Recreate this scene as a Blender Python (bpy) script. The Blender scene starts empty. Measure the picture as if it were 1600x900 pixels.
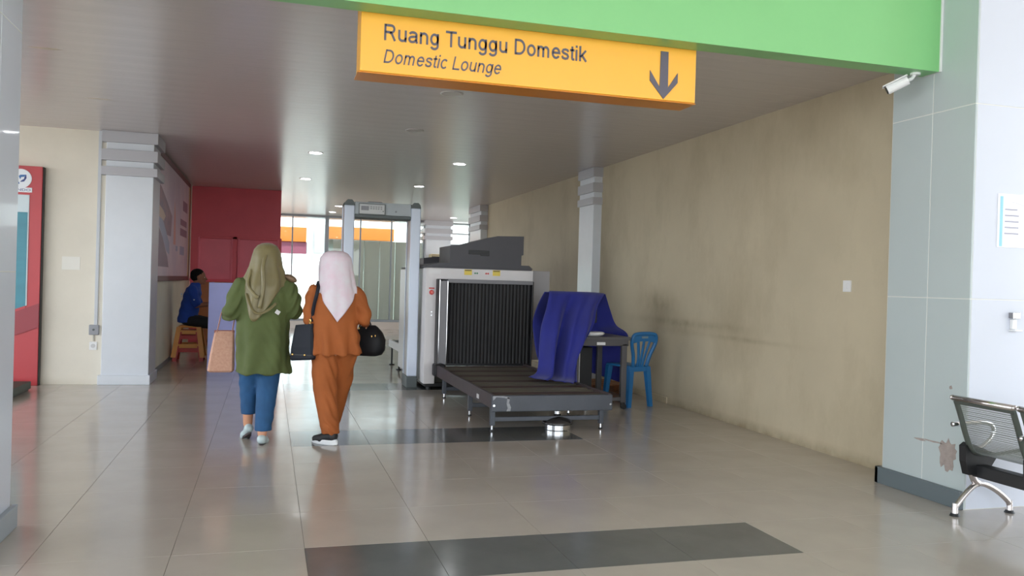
import bpy, bmesh, math, random
from math import sin, cos, pi, sqrt, exp
from mathutils import Vector, Matrix, Euler
random.seed(7)
S = bpy.context.scene
COL = S.collection

# ------------------------------------------------------------------ camera, sky, exposure
cam_d = bpy.data.cameras.new('camera')
cam = bpy.data.objects.new('camera', cam_d); COL.objects.link(cam)
cam_d.sensor_fit = 'HORIZONTAL'; cam_d.sensor_width = 36.0
cam_d.lens = 36.0 * 1309.0 / 1600.0
cam_d.clip_start = 0.05; cam_d.clip_end = 300
def _axis(x, y):
    return Vector(((x - 800) / 1309.0, (450 - y) / 1309.0, -1.0))
_Y = _axis(420, 433).normalized()
_X = _axis(5304, 574); _X = (_X - _Y * _X.dot(_Y)).normalized()
_Z = _X.cross(_Y)
cam.matrix_world = Matrix.Translation((0, 0, 1.30)) @ Matrix((_X, _Y, _Z)).to_4x4()
S.camera = cam

world = bpy.data.worlds.new('overcast'); S.world = world
world.use_nodes = True
bg = world.node_tree.nodes['Background']
# hazy tropical noon sky: white and brightest near the horizon all round, bluer and dimmer overhead
wn = world.node_tree
w_tc = wn.nodes.new('ShaderNodeTexCoord'); w_sp = wn.nodes.new('ShaderNodeSeparateXYZ'); w_r = wn.nodes.new('ShaderNodeValToRGB')
wn.links.new(w_tc.outputs['Generated'], w_sp.inputs[0]); wn.links.new(w_sp.outputs['Z'], w_r.inputs['Fac']); wn.links.new(w_r.outputs['Color'], bg.inputs[0])
w_r.color_ramp.elements[0].position = 0.0; w_r.color_ramp.elements[0].color = (0.92, 0.97, 1.0, 1)
w_r.color_ramp.elements[1].position = 0.75; w_r.color_ramp.elements[1].color = (0.34, 0.43, 0.54, 1)
_e = w_r.color_ramp.elements.new(0.22); _e.color = (0.80, 0.88, 0.96, 1)
bg.inputs[1].default_value = 1.6
sun_d = bpy.data.lights.new('noon_sun', 'SUN'); sun_d.energy = 3.2; sun_d.angle = 0.06; sun_d.color = (1.0, 0.97, 0.92)
sun = bpy.data.objects.new('noon_sun', sun_d); COL.objects.link(sun); sun.rotation_euler = (math.radians(18), math.radians(10), 0)
world.cycles.sampling_method = 'AUTOMATIC'

S.view_settings.view_transform = 'Standard'
S.view_settings.look = 'None'
S.view_settings.gamma = 1.0
S.view_settings.use_curve_mapping = False
S.view_settings.exposure = 1.75
S.cycles.max_bounces = 10; S.cycles.diffuse_bounces = 6; S.cycles.glossy_bounces = 5
S.cycles.transparent_max_bounces = 12; S.cycles.transmission_bounces = 6
S.cycles.caustics_reflective = False; S.cycles.caustics_refractive = False
S.cycles.sample_clamp_indirect = 6.0
S.cycles.use_denoising = True

# ------------------------------------------------------------------ helpers
def lin(c):
    def f(v):
        v = v / 255.0
        return v / 12.92 if v <= 0.04045 else ((v + 0.055) / 1.055) ** 2.4
    return (f(c[0]), f(c[1]), f(c[2]), 1.0)

def mat(name, rgb, rough=0.5, metal=0.0, spec=0.5, var=0.0, scale=6.0, bump=0.0, bscale=80.0,
        emit=0.0, sheen=0.0, coat=0.0, stretch=(1, 1, 1), var2=None):
    """procedural principled material: noise-varied colour, optional fine bump"""
    m = bpy.data.materials.new(name); m.use_nodes = True
    nt = m.node_tree; p = nt.nodes['Principled BSDF']
    c = lin(rgb)
    p.inputs['Base Color'].default_value = c
    p.inputs['Roughness'].default_value = rough
    p.inputs['Metallic'].default_value = metal
    p.inputs['Specular IOR Level'].default_value = spec
    if coat: p.inputs['Coat Weight'].default_value = coat; p.inputs['Coat Roughness'].default_value = 0.05
    if sheen: p.inputs['Sheen Weight'].default_value = sheen
    if emit:
        p.inputs['Emission Color'].default_value = c; p.inputs['Emission Strength'].default_value = emit
    tc = nt.nodes.new('ShaderNodeTexCoord'); mp = nt.nodes.new('ShaderNodeMapping')
    mp.inputs['Scale'].default_value = stretch
    nt.links.new(tc.outputs['Object'], mp.inputs['Vector'])
    if var or var2:
        n = nt.nodes.new('ShaderNodeTexNoise'); n.inputs['Scale'].default_value = scale
        n.inputs['Detail'].default_value = 5; n.inputs['Roughness'].default_value = 0.6
        nt.links.new(mp.outputs[0], n.inputs['Vector'])
        r = nt.nodes.new('ShaderNodeValToRGB')
        d = lin(var2) if var2 else tuple(v * (1 - var) for v in c[:3]) + (1,)
        l = c if var2 else tuple(min(1, v * (1 + var)) for v in c[:3]) + (1,)
        r.color_ramp.elements[0].position = 0.32; r.color_ramp.elements[0].color = d
        r.color_ramp.elements[1].position = 0.68; r.color_ramp.elements[1].color = l
        nt.links.new(n.outputs['Fac'], r.inputs['Fac'])
        nt.links.new(r.outputs['Color'], p.inputs['Base Color'])
    if bump:
        n2 = nt.nodes.new('ShaderNodeTexNoise'); n2.inputs['Scale'].default_value = bscale
        n2.inputs['Detail'].default_value = 3
        nt.links.new(mp.outputs[0], n2.inputs['Vector'])
        b = nt.nodes.new('ShaderNodeBump'); b.inputs['Strength'].default_value = bump
        b.inputs['Distance'].default_value = 0.01
        nt.links.new(n2.outputs['Fac'], b.inputs['Height'])
        nt.links.new(b.outputs['Normal'], p.inputs['Normal'])
    return m

def glass_mat(name, tint, refl_rough=0.02, opac=0.0, body=(200, 205, 205)):
    m = bpy.data.materials.new(name); m.use_nodes = True
    nt = m.node_tree; nt.nodes.clear()
    out = nt.nodes.new('ShaderNodeOutputMaterial')
    tr = nt.nodes.new('ShaderNodeBsdfTransparent'); tr.inputs[0].default_value = lin(tint)
    gl = nt.nodes.new('ShaderNodeBsdfGlossy'); gl.inputs['Roughness'].default_value = refl_rough
    fr = nt.nodes.new('ShaderNodeFresnel'); fr.inputs[0].default_value = 1.45
    mx = nt.nodes.new('ShaderNodeMixShader')
    base = tr
    if opac:
        df = nt.nodes.new('ShaderNodeBsdfDiffuse'); df.inputs[0].default_value = lin(body)
        m0 = nt.nodes.new('ShaderNodeMixShader'); m0.inputs[0].default_value = opac
        nt.links.new(tr.outputs[0], m0.inputs[1]); nt.links.new(df.outputs[0], m0.inputs[2]); base = m0
    nt.links.new(fr.outputs[0], mx.inputs[0]); nt.links.new(base.outputs[0], mx.inputs[1])
    nt.links.new(gl.outputs[0], mx.inputs[2]); nt.links.new(mx.outputs[0], out.inputs[0])
    return m

WM = {}                       # world matrix of every empty / object built here
def tag(o, label=None, cat=None, group=None, kind=None):
    if label: o['label'] = label
    if cat: o['category'] = cat
    if group: o['group'] = group
    if kind: o['kind'] = kind
    return o

def thing(name, label, cat, loc=(0, 0, 0), rz=0.0, group=None, kind=None):
    o = bpy.data.objects.new(name, None); COL.objects.link(o)
    o.empty_display_size = 0.1
    o.location = loc; o.rotation_euler = (0, 0, rz)
    WM[o.name] = Matrix.Translation(loc) @ Matrix.Rotation(rz, 4, 'Z')
    return tag(o, label, cat, group, kind)

class MB:
    """collects vertices and faces of one mesh"""
    def __init__(self): self.v = []; self.f = []
    def add(self, vs, fs):
        n = len(self.v); self.v += [Vector(v) for v in vs]; self.f += [tuple(i + n for i in f) for f in fs]; return self
    def box(self, a, b, M=None):
        x0, y0, z0 = a; x1, y1, z1 = b
        vs = [Vector(p) for p in ((x0,y0,z0),(x1,y0,z0),(x1,y1,z0),(x0,y1,z0),(x0,y0,z1),(x1,y0,z1),(x1,y1,z1),(x0,y1,z1))]
        if M: vs = [M @ v for v in vs]
        return self.add(vs, [(0,3,2,1),(4,5,6,7),(0,1,5,4),(1,2,6,5),(2,3,7,6),(3,0,4,7)])
    def bbox(self, a, b, r=0.01, M=None):
        """box with all edges chamfered"""
        x0, y0, z0 = a; x1, y1, z1 = b
        r = min(r, (x1-x0)*.45, (y1-y0)*.45, (z1-z0)*.45)
        bm = bmesh.new(); bmesh.ops.create_cube(bm, size=1)
        for v in bm.verts:
            v.co = Vector(((x0+x1)/2 + v.co.x*(x1-x0), (y0+y1)/2 + v.co.y*(y1-y0), (z0+z1)/2 + v.co.z*(z1-z0)))
        bmesh.ops.bevel(bm, geom=bm.edges[:], offset=r, segments=2, profile=0.5, affect='EDGES')
        bm.verts.index_update()
        vs = [M @ v.co if M else v.co.copy() for v in bm.verts]; fs = [tuple(v.index for v in f.verts) for f in bm.faces]
        bm.free(); return self.add(vs, fs)
    def rings(self, rings, cap0=True, cap1=True, closed=True):
        n = len(rings[0]); base = len(self.v)
        vs = [p for r in rings for p in r]; fs = []
        m = n if closed else n - 1
        for i in range(len(rings) - 1):
            for j in range(m):
                k = (j + 1) % n
                fs.append((i*n+j, i*n+k, (i+1)*n+k, (i+1)*n+j))
        if cap0: fs.append(tuple(reversed(range(n))))
        if cap1: fs.append(tuple((len(rings)-1)*n + j for j in range(n)))
        return self.add(vs, fs)
    def cyl(self, p0, p1, r0, r1=None, n=14):
        r1 = r0 if r1 is None else r1
        p0 = Vector(p0); p1 = Vector(p1); d = (p1 - p0).normalized()
        u = d.orthogonal().normalized(); w = d.cross(u)
        ring = lambda p, r: [p + (u*cos(2*pi*i/n) + w*sin(2*pi*i/n))*r for i in range(n)]
        return self.rings([ring(p0, r0), ring(p1, r1)])
    def capsule(self, p0, r0, p1, r1, n=14, k=5):
        p0 = Vector(p0); p1 = Vector(p1); d = p1 - p0
        d = d.normalized() if d.length > 1e-6 else Vector((0, 0, 1))
        u = d.orthogonal().normalized(); w = d.cross(u); rs = []
        def ring(c, r): return [c + (u*cos(2*pi*i/n) + w*sin(2*pi*i/n))*r for i in range(n)]
        for i in range(1, k + 1): a = (1 - i/k)*pi/2*0.97; rs.append(ring(p0 - d*r0*sin(a), r0*cos(a)))
        for i in range(0, k): a = i/k*pi/2*0.97 + 0.04; rs.append(ring(p1 + d*r1*sin(a), r1*cos(a)))
        return self.rings(rs)
    def chain(self, pts, rad):
        for i in range(len(pts) - 1): self.capsule(pts[i], rad[i], pts[i+1], rad[i+1])
        return self
    def tube(self, pts, r, n=10, smooth=3, flat=None):
        """swept tube along a Catmull-Rom smoothed polyline; flat=(rw, rh) for a strap"""
        P = [Vector(p) for p in pts]
        if smooth > 1 and len(P) > 2:
            Q = []
            for i in range(len(P) - 1):
                a = P[max(i-1, 0)]; b = P[i]; c = P[i+1]; d = P[min(i+2, len(P)-1)]
                for j in range(smooth):
                    t = j/smooth
                    Q.append(0.5*((2*b) + (c-a)*t + (2*a-5*b+4*c-d)*t*t + (3*b-a-3*c+d)*t**3))
            P = Q + [P[-1]]
        rs = []; u = None
        for i, p in enumerate(P):
            d = (P[min(i+1, len(P)-1)] - P[max(i-1, 0)]).normalized()
            if u is None:
                u = d.cross(Vector((0, 0, 1)));
                u = u.normalized() if u.length > 0.05 else Vector((1, 0, 0))
            u = (u - d*u.dot(d)).normalized(); w = d.cross(u)
            ru, rw = (flat if flat else (r, r))
            rs.append([p + u*cos(2*pi*k/n)*ru + w*sin(2*pi*k/n)*rw for k in range(n)])
        return self.rings(rs)
    def ellipsoid(self, c, r, n=18, k=12, M=None):
        c = Vector(c); rs = []
        for i in range(k + 1):
            a = -pi/2*0.985 + pi*0.985*i/k
            ring = []
            for j in range(n):
                v = Vector((r[0]*cos(a)*cos(2*pi*j/n), r[1]*cos(a)*sin(2*pi*j/n), r[2]*sin(a)))
                ring.append(c + (M @ v if M else v))
            rs.append(ring)
        return self.rings(rs)
    def loft(self, spec, n=40, fold=None):
        """spec rows (z, cx, cy, rx, ry); fold(theta, t)-> radial factor"""
        rs = []
        for i, (z, cx, cy, rx, ry) in enumerate(spec):
            t = i/(len(spec)-1)
            ring = []
            for j in range(n):
                a = 2*pi*j/n; k = 1 + (fold(a, t) if fold else 0)
                ring.append(Vector((cx + rx*k*cos(a), cy + ry*k*sin(a), z)))
            rs.append(ring)
        return self.rings(rs)
    def prism(self, poly, a, b, axis='Y'):
        """polygon of (u, w) pairs extruded along an axis from a to b"""
        n = len(poly)
        def P(u, w, t): return {'Y': (u, t, w), 'X': (t, u, w), 'Z': (u, w, t)}[axis]
        vs = [P(u, w, a) for u, w in poly] + [P(u, w, b) for u, w in poly]
        fs = [tuple(range(n)), tuple(range(2*n-1, n-1, -1))] + [(i, (i+1) % n, n + (i+1) % n, n + i) for i in range(n)]
        return self.add(vs, fs)
    def build(self, name, m, parent=None, smooth=False, world=False, label=None, fix=True, auto=None):
        me = bpy.data.meshes.new(name)
        vs = self.v
        if world and parent is not None:
            I = WM[parent.name].inverted(); vs = [I @ v for v in vs]
        me.from_pydata([tuple(v) for v in vs], [], self.f)
        if fix:
            bm = bmesh.new(); bm.from_mesh(me); bmesh.ops.recalc_face_normals(bm, faces=bm.faces[:]); bm.to_mesh(me); bm.free()
        return link(name, me, m, parent, smooth, label)

def link(name, me, m, parent=None, smooth=False, label=None):
    o = bpy.data.objects.new(name, me); COL.objects.link(o)
    if m: me.materials.clear(); me.materials.append(m)
    if smooth: me.polygons.foreach_set('use_smooth', [True]*len(me.polygons))
    if parent is not None: o.parent = parent
    WM[o.name] = WM[parent.name] if parent is not None else Matrix()
    if label: o['label'] = label
    return o

def share(o, parent=None, name=None, loc=None):
    """linked copy of one part"""
    c = o.copy(); COL.objects.link(c)
    if parent is not None: c.parent = parent
    if loc is not None: c.location = loc
    WM[c.name] = WM[parent.name] if parent is not None else Matrix()
    return c

def copy_tree(o, parent=None):
    c = o.copy(); COL.objects.link(c)
    if parent is not None: c.parent = parent
    for ch in list(o.children): copy_tree(ch, c)
    return c

def fused(name, mb, voxel, smooth_n, m, parent, fold=None, label=None, sub=False):
    """voxel-fuse overlapping closed pieces into one continuous skin"""
    me = bpy.data.meshes.new(name)
    me.from_pydata([tuple(v) for v in mb.v], [], mb.f)
    bm = bmesh.new(); bm.from_mesh(me); bmesh.ops.recalc_face_normals(bm, faces=bm.faces[:]); bm.to_mesh(me); bm.free()
    o = bpy.data.objects.new('fuse', me); COL.objects.link(o)
    r = o.modifiers.new('r', 'REMESH'); r.mode = 'VOXEL'; r.voxel_size = voxel
    if smooth_n:
        s = o.modifiers.new('s', 'SMOOTH'); s.factor = 0.5; s.iterations = smooth_n
    dg = bpy.context.evaluated_depsgraph_get(); dg.update()
    out = bpy.data.meshes.new_from_object(o.evaluated_get(dg))
    bpy.data.objects.remove(o); bpy.data.meshes.remove(me)
    out.name = name
    if fold:
        ns = [v.normal.copy() for v in out.vertices]
        for v, n in zip(out.vertices, ns):
            v.co += n*fold(v.co)
    return link(name, out, m, parent, True, label)

def _arc(cx, cy, rx, ry, a0, a1, n=14):
    return [(cx + rx*cos(math.radians(a0 + (a1-a0)*k/n)), cy + ry*sin(math.radians(a0 + (a1-a0)*k/n))) for k in range(n+1)]
_O = _arc(.275, .26, .19, .225, 0, 360, 28)
GLYPH = {  # letter: (advance, centre lines of its strokes), grotesque proportions, em units
 'R': (.72, [[(.12, 0), (.12, .716)], [(.12, .668), (.40, .668)] + _arc(.42, .517, .155, .151, 90, -90) + [(.12, .366)], [(.36, .366), (.46, .30), (.62, 0)]]),
 'u': (.556, [[(.11, .519)] + _arc(.275, .20, .165, .155, 180, 360) , [(.44, .519), (.44, 0)]]),
 'n': (.556, [[(.11, 0), (.11, .519)], _arc(.275, .315, .165, .160, 180, 0) + [(.44, 0)]]),
 'm': (.833, [[(.11, 0), (.11, .519)], _arc(.25, .325, .14, .150, 180, 0) + [(.39, 0)], _arc(.53, .325, .14, .150, 180, 0) + [(.67, 0)]]),
 'a': (.556, [_arc(.265, .365, .175, .110, 165, 0) + [(.44, .10), (.475, 0)], [(.44, .305), (.24, .275)] + _arc(.21, .158, .135, .112, 100, 270) + [(.31, .055), (.44, .15)]]),
 'g': (.556, [_arc(.265, .265, .175, .215, 0, 360, 24), [(.44, .519), (.44, .0)] + _arc(.265, -.03, .175, .135, 0, -160)]),
 'T': (.61, [[(.02, .668), (.59, .668)], [(.305, .668), (.305, 0)]]),
 'D': (.72, [[(.12, 0), (.12, .716)], [(.12, .668), (.32, .668)] + _arc(.32, .358, .285, .310, 90, -90, 18) + [(.12, .048)]]),
 'o': (.556, [_O]), 'O': (.76, [_arc(.38, .358, .30, .31, 0, 360, 28)]),
 'e': (.556, [[(.09, .275)] + _arc(.275, .26, .19, .225, 4, 325, 26)]),
 's': (.5, [[(.42, .375), (.37, .452), (.25, .478), (.13, .45), (.09, .375), (.145, .31), (.25, .278), (.36, .245), (.415, .155), (.37, .07), (.25, .042), (.12, .075), (.07, .165)]]),
 't': (.278, [[(.14, .65), (.14, .12), (.165, .06), (.21, .045), (.265, .05)], [(.02, .475), (.26, .475)]]),
 'i': (.222, [[(.11, 0), (.11, .519)], [(.11, .615), (.11, .716)]]),
 'k': (.5, [[(.10, 0), (.10, .716)], [(.43, .519), (.11, .20)], [(.20, .30), (.455, 0)]]),
 'c': (.5, [_arc(.265, .26, .185, .225, 42, 318, 22)]),
 'L': (.556, [[(.11, .716), (.11, 0)], [(.11, .045), (.52, .045)]]),
 'P': (.66, [[(.12, 0), (.12, .716)], [(.12, .668), (.40, .668)] + _arc(.42, .507, .15, .161, 90, -90) + [(.12, .346)]]),
 'E': (.66, [[(.12, 0), (.12, .716)], [(.12, .668), (.58, .668)], [(.12, .365), (.54, .365)], [(.12, .047), (.6, .047)]]),
 'I': (.278, [[(.14, 0), (.14, .716)]]), 'N': (.72, [[(.11, 0), (.11, .716)], [(.11, .69), (.61, .03)], [(.61, 0), (.61, .716)]]), ' ': (.278, [])}
def text(name, body, m, parent, origin, width, height, italic=0.0, hw=.050, depth=.003, label=None):
    """raised flat letters on a wall facing -Y; one object per letter, fitted to width and capital height"""
    adv = sum(GLYPH[c][0] for c in body) - .14; sx = width/adv; sy = height/.716
    P = Vector(origin); pen = -.08
    for c in body:
        a, strokes = GLYPH[c]
        if strokes:
            b = MB()
            for st in strokes:
                n = len(st); L = []; Rr = []
                closed = (abs(st[0][0]-st[-1][0]) + abs(st[0][1]-st[-1][1])) < 1e-6
                for k in range(n):
                    p0 = st[k-1] if k else (st[-2] if closed else st[0]); p1 = st[k+1] if k < n-1 else (st[1] if closed else st[-1])
                    d0 = Vector((st[k][0]-p0[0], st[k][1]-p0[1])); d1 = Vector((p1[0]-st[k][0], p1[1]-st[k][1]))
                    d0 = d0.normalized() if d0.length > 1e-9 else d1.normalized(); d1 = d1.normalized() if d1.length > 1e-9 else d0
                    t = (d0 + d1).normalized(); q = Vector((-t.y, t.x)); w = hw/max(.6, q.dot(Vector((-d0.y, d0.x))))
                    L.append(Vector(st[k]) + q*w); Rr.append(Vector(st[k]) - q*w)
                f = lambda v, y: P + Vector(((pen + v.x + italic*v.y)*sx, y, v.y*sy))
                b.rings([[f(l, 0), f(l, -depth), f(r, -depth), f(r, 0)] for l, r in zip(L, Rr)])
            b.build(name, m, parent, world=True)
        pen += a

def solid(o, t, off=0):
    s = o.modifiers.new('thick', 'SOLIDIFY'); s.thickness = t; s.offset = off; return o

# ------------------------------------------------------------------ materials
def floor_mat(name, rgb, var):
    m = mat(name, rgb, 0.11, 0, 0.5, var=var, scale=3.0)
    nt = m.node_tree; p = nt.nodes['Principled BSDF']
    n = nt.nodes.new('ShaderNodeTexNoise'); n.inputs['Scale'].default_value = 2.2; n.inputs['Detail'].default_value = 6
    r = nt.nodes.new('ShaderNodeMapRange'); r.inputs['To Min'].default_value = 0.09; r.inputs['To Max'].default_value = 0.20
    tc = [x for x in nt.nodes if x.type == 'TEX_COORD'][0]
    nt.links.new(tc.outputs['Object'], n.inputs['Vector']); nt.links.new(n.outputs['Fac'], r.inputs['Value'])
    nt.links.new(r.outputs[0], p.inputs['Roughness'])
    return m
M_TILE = floor_mat('polished_beige_tile', (188, 179, 169), 0.04)
M_TILE_D = floor_mat('dark_grey_tile', (102, 104, 104), 0.10)
M_GROUT = mat('grout', (92, 86, 80), 0.8)
M_CEIL = mat('ceiling_plank_white', (208, 202, 201), 0.25, spec=0.8, var=0.03, scale=2.0, stretch=(0.4, 4, 1))
M_SLAB = mat('slab_grey', (150, 148, 145), 0.8)
def stained_wall(name, rgb, dark, low=0.0, smear=False):
    """painted plaster: blotchy scuffs, darker mottling towards the skirting"""
    m = mat(name, rgb, 0.62, spec=0.3, var=0.045, scale=1.4, bump=0.08, bscale=40)
    nt = m.node_tree; p = nt.nodes['Principled BSDF']
    src = p.inputs['Base Color'].links[0].from_socket
    tc = [x for x in nt.nodes if x.type == 'TEX_COORD'][0]
    n = nt.nodes.new('ShaderNodeTexNoise'); n.inputs['Scale'].default_value = 1.1; n.inputs['Detail'].default_value = 8; n.inputs['Roughness'].default_value = 0.65
    mp = nt.nodes.new('ShaderNodeMapping'); mp.inputs['Scale'].default_value = (1, 1, 0.55)
    nt.links.new(tc.outputs['Object'], mp.inputs[0]); nt.links.new(mp.outputs[0], n.inputs['Vector'])
    r = nt.nodes.new('ShaderNodeMapRange'); r.inputs['From Min'].default_value = 0.48; r.inputs['From Max'].default_value = 0.72
    r.inputs['To Max'].default_value = 0.42
    nt.links.new(n.outputs['Fac'], r.inputs['Value'])
    sep = nt.nodes.new('ShaderNodeSeparateXYZ'); nt.links.new(tc.outputs['Object'], sep.inputs[0])
    zr = nt.nodes.new('ShaderNodeMapRange'); zr.inputs['From Min'].default_value = 0.0; zr.inputs['From Max'].default_value = 0.10
    zr.inputs['To Min'].default_value = low; zr.inputs['To Max'].default_value = 0.0
    n3 = nt.nodes.new('ShaderNodeTexNoise'); n3.inputs['Scale'].default_value = 9; n3.inputs['Detail'].default_value = 6
    nt.links.new(tc.outputs['Object'], n3.inputs['Vector'])
    ml = nt.nodes.new('ShaderNodeMath'); ml.operation = 'MULTIPLY'
    nt.links.new(sep.outputs['Z'], zr.inputs['Value']); nt.links.new(zr.outputs[0], ml.inputs[0]); nt.links.new(n3.outputs['Fac'], ml.inputs[1])
    ad = nt.nodes.new('ShaderNodeMath'); ad.operation = 'ADD'; ad.use_clamp = True
    nt.links.new(r.outputs[0], ad.inputs[0]); nt.links.new(ml.outputs[0], ad.inputs[1])
    if smear:      # rubbed dirty streak at chair-back height, and a darker patch above the plastic chair
        def g(out, c, w):
            a = nt.nodes.new('ShaderNodeMath'); a.operation = 'SUBTRACT'; a.inputs[1].default_value = c; nt.links.new(out, a.inputs[0])
            b = nt.nodes.new('ShaderNodeMath'); b.operation = 'DIVIDE'; b.inputs[1].default_value = w; nt.links.new(a.outputs[0], b.inputs[0])
            q = nt.nodes.new('ShaderNodeMath'); q.operation = 'POWER'; q.inputs[1].default_value = 2.0
            ab = nt.nodes.new('ShaderNodeMath'); ab.operation = 'ABSOLUTE'; nt.links.new(b.outputs[0], ab.inputs[0]); nt.links.new(ab.outputs[0], q.inputs[0])
            ng = nt.nodes.new('ShaderNodeMath'); ng.operation = 'MULTIPLY'; ng.inputs[1].default_value = -1; nt.links.new(q.outputs[0], ng.inputs[0])
            ex = nt.nodes.new('ShaderNodeMath'); ex.operation = 'EXPONENT'; nt.links.new(ng.outputs[0], ex.inputs[0]); return ex.outputs[0]
        cur = ad.outputs[0]
        for yc, yw, zc, zw, k in ((8.3, 1.1, .93, .045, 1.0), (8.9, .45, 1.13, .16, .9), (7.0, .7, .83, .025, .6), (8.4, .7, .84, .05, .6)):
            m1 = nt.nodes.new('ShaderNodeMath'); m1.operation = 'MULTIPLY'; nt.links.new(g(sep.outputs['Y'], yc, yw), m1.inputs[0]); nt.links.new(g(sep.outputs['Z'], zc, zw), m1.inputs[1])
            m2 = nt.nodes.new('ShaderNodeMath'); m2.operation = 'MULTIPLY'; nt.links.new(m1.outputs[0], m2.inputs[0]); nt.links.new(n3.outputs['Fac'], m2.inputs[1])
            m3 = nt.nodes.new('ShaderNodeMath'); m3.operation = 'MULTIPLY'; m3.inputs[1].default_value = k; nt.links.new(m2.outputs[0], m3.inputs[0])
            m4 = nt.nodes.new('ShaderNodeMath'); m4.operation = 'ADD'; m4.use_clamp = True; nt.links.new(cur, m4.inputs[0]); nt.links.new(m3.outputs[0], m4.inputs[1]); cur = m4.outputs[0]
        ad = m4
    mx = nt.nodes.new('ShaderNodeMix'); mx.data_type = 'RGBA'
    nt.links.new(ad.outputs[0], mx.inputs['Factor']); nt.links.new(src, mx.inputs['A']); mx.inputs['B'].default_value = lin(dark)
    nt.links.new(mx.outputs['Result'], p.inputs['Base Color'])
    return m
M_WALL_R = stained_wall('beige_stained_plaster', (196, 184, 158), (150, 136, 110), 1.2, True)
M_WALL_L = stained_wall('cream_plaster', (228, 222, 208), (222, 215, 198), 0.5)
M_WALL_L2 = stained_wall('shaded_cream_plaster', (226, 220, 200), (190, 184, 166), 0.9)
M_ACP = mat('pale_grey_cladding', (206, 211, 222), 0.28, spec=0.5, var=0.015, scale=1.5, coat=0.2)
M_ACP_S = mat('shaded_side_cladding', (182, 192, 192), 0.35, spec=0.5, var=0.02, scale=1.5)  # same cladding, coloured darker and greener to paint in the shaded inner face
M_JOINT = mat('joint_sealant', (222, 222, 216), 0.7)
M_SKIRT = mat('slate_skirting', (98, 108, 112), 0.35)
M_COLUMN = mat('light_blue_grey_cladding', (216, 221, 228), 0.3, var=0.015)
M_RING = mat('grey_column_ring', (184, 184, 190), 0.4)
M_GREEN = mat('green_fascia_paint', (130, 196, 128), 0.35, var=0.03, scale=1.0)
M_YELLOW = mat('yellow_sign_acrylic', (250, 182, 62), 0.3, var=0.02, scale=2)
M_INK = mat('slate_letter_vinyl', (88, 84, 96), 0.4)
M_RED = mat('crimson_painted_board', (228, 96, 108), 0.5, var=0.06, scale=1.3)
M_RED_L = mat('crimson_painted_panel', (246, 128, 146), 0.5, var=0.05, scale=2)
M_STEEL = mat('brushed_steel', (190, 192, 194), 0.3, metal=1.0)
M_CHROME = mat('chrome', (225, 226, 228), 0.12, metal=1.0)
M_ALU = mat('aluminium_frame', (140, 146, 150), 0.4, metal=0.6)
M_GLASS = glass_mat('clear_glass', (236, 242, 240))
M_FROST = glass_mat('frosted_film_glass', (190, 200, 198), 0.2, 0.72, (150, 154, 150))
M_WHITE = mat('white_plastic', (232, 232, 232), 0.4)
M_BLACK = mat('black_plastic', (26, 26, 28), 0.45, var=0.1)
M_BLACKR = mat('black_rubber', (30, 29, 31), 0.6, var=0.15, scale=10)
M_LAMP = mat('lit_lamp_diffuser', (250, 252, 255), 0.5, emit=14.0)
M_LAMP_OFF = mat('unlit_lamp_diffuser', (205, 203, 200), 0.3)
M_LAMPRIM = mat('lamp_trim_white', (214, 212, 210), 0.4)

# ------------------------------------------------------------------ setting
TX = 0.6016; X0 = 0.2
xs_edges = [X0 + TX*k for k in range(-11, 10)]
ys_edges = [0.6, 1.2, 1.8, 2.4, 3.0, 3.60, 4.14, 4.777, 5.415, 6.035, 6.655, 7.311, 7.97, 8.63, 9.285, 9.94, 10.60,
            11.24, 11.88, 12.52, 13.16, 13.8, 14.44]
floor = tag(MB().box((-12, -11, -0.2), (14, 34, -0.004)).build('floor', M_GROUT), kind='structure')
def tile_name(d): return 'floor_tile'
G = 0.0010
n_single = 0
rest_l = MB(); rest_d = MB()
tile_proto = {}
for j in range(len(ys_edges) - 1):
    ya, yb = ys_edges[j], ys_edges[j+1]
    for i in range(len(xs_edges) - 1):
        xa, xb = xs_edges[i], xs_edges[i+1]
        xc = (xa+xb)/2; yc = (ya+yb)/2
        dark = (abs(ya-3.60) < .01 and 0.2 < xc < 2.65) or (abs(ya-6.655) < .01 and 0.2 < xc < 2.65) or (abs(ya-9.94) < .01 and 0.2 < xc < 2.65)
        seen = 3.0 <= ya < 10.7 and xc > -2.7 and xc < 4.4 + (0 if ya > 4.2 else 0.7) and xc > -0.9 - (ya - 3.0)*0.9
        if seen and n_single < 296:
            n_single += 1
            key = (round(yb-ya, 3), dark)
            if key in tile_proto:
                share(tile_proto[key], floor, loc=(xc, yc, 0))
            else:
                w = (xb-xa)/2 - G; h = (yb-ya)/2 - G; e = 0.0005
                mb = MB(); mb.rings([[(-w,-h,-.012),(w,-h,-.012),(w,h,-.012),(-w,h,-.012)], [(-w,-h,-e),(w,-h,-e),(w,h,-e),(-w,h,-e)],
                                     [(-w+e,-h+e,0),(w-e,-h+e,0),(w-e,h-e,0),(-w+e,h-e,0)]])
                o = mb.build('floor_tile', M_TILE_D if dark else M_TILE, floor); o.location = (xc, yc, 0)
                tile_proto[key] = o
        else:
            (rest_d if dark else rest_l).box((xa+G, ya+G, -.012), (xb-G, yb-G, 0))
y = 14.44
far_tiles = [(xs_edges[0], xs_edges[-1], 14.44, 22.2)]
for k in range(13):
    for i in range(len(xs_edges) - 1):
        rest_l.box((xs_edges[i]+G, y+G, -.012), (xs_edges[i+1]-G, y+.6-G, 0))
    y += .6
tag(rest_l.build('floor_tiling', M_TILE, floor), kind='stuff')
rest_l = MB()
rest_l.box((-12, -11, -.012), (14, 0.6, 0)); rest_l.box((-12, 0.6, -.012), (xs_edges[0], 34, 0)); rest_l.box((xs_edges[-1], 0.6, -.012), (14, 34, 0))
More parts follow.
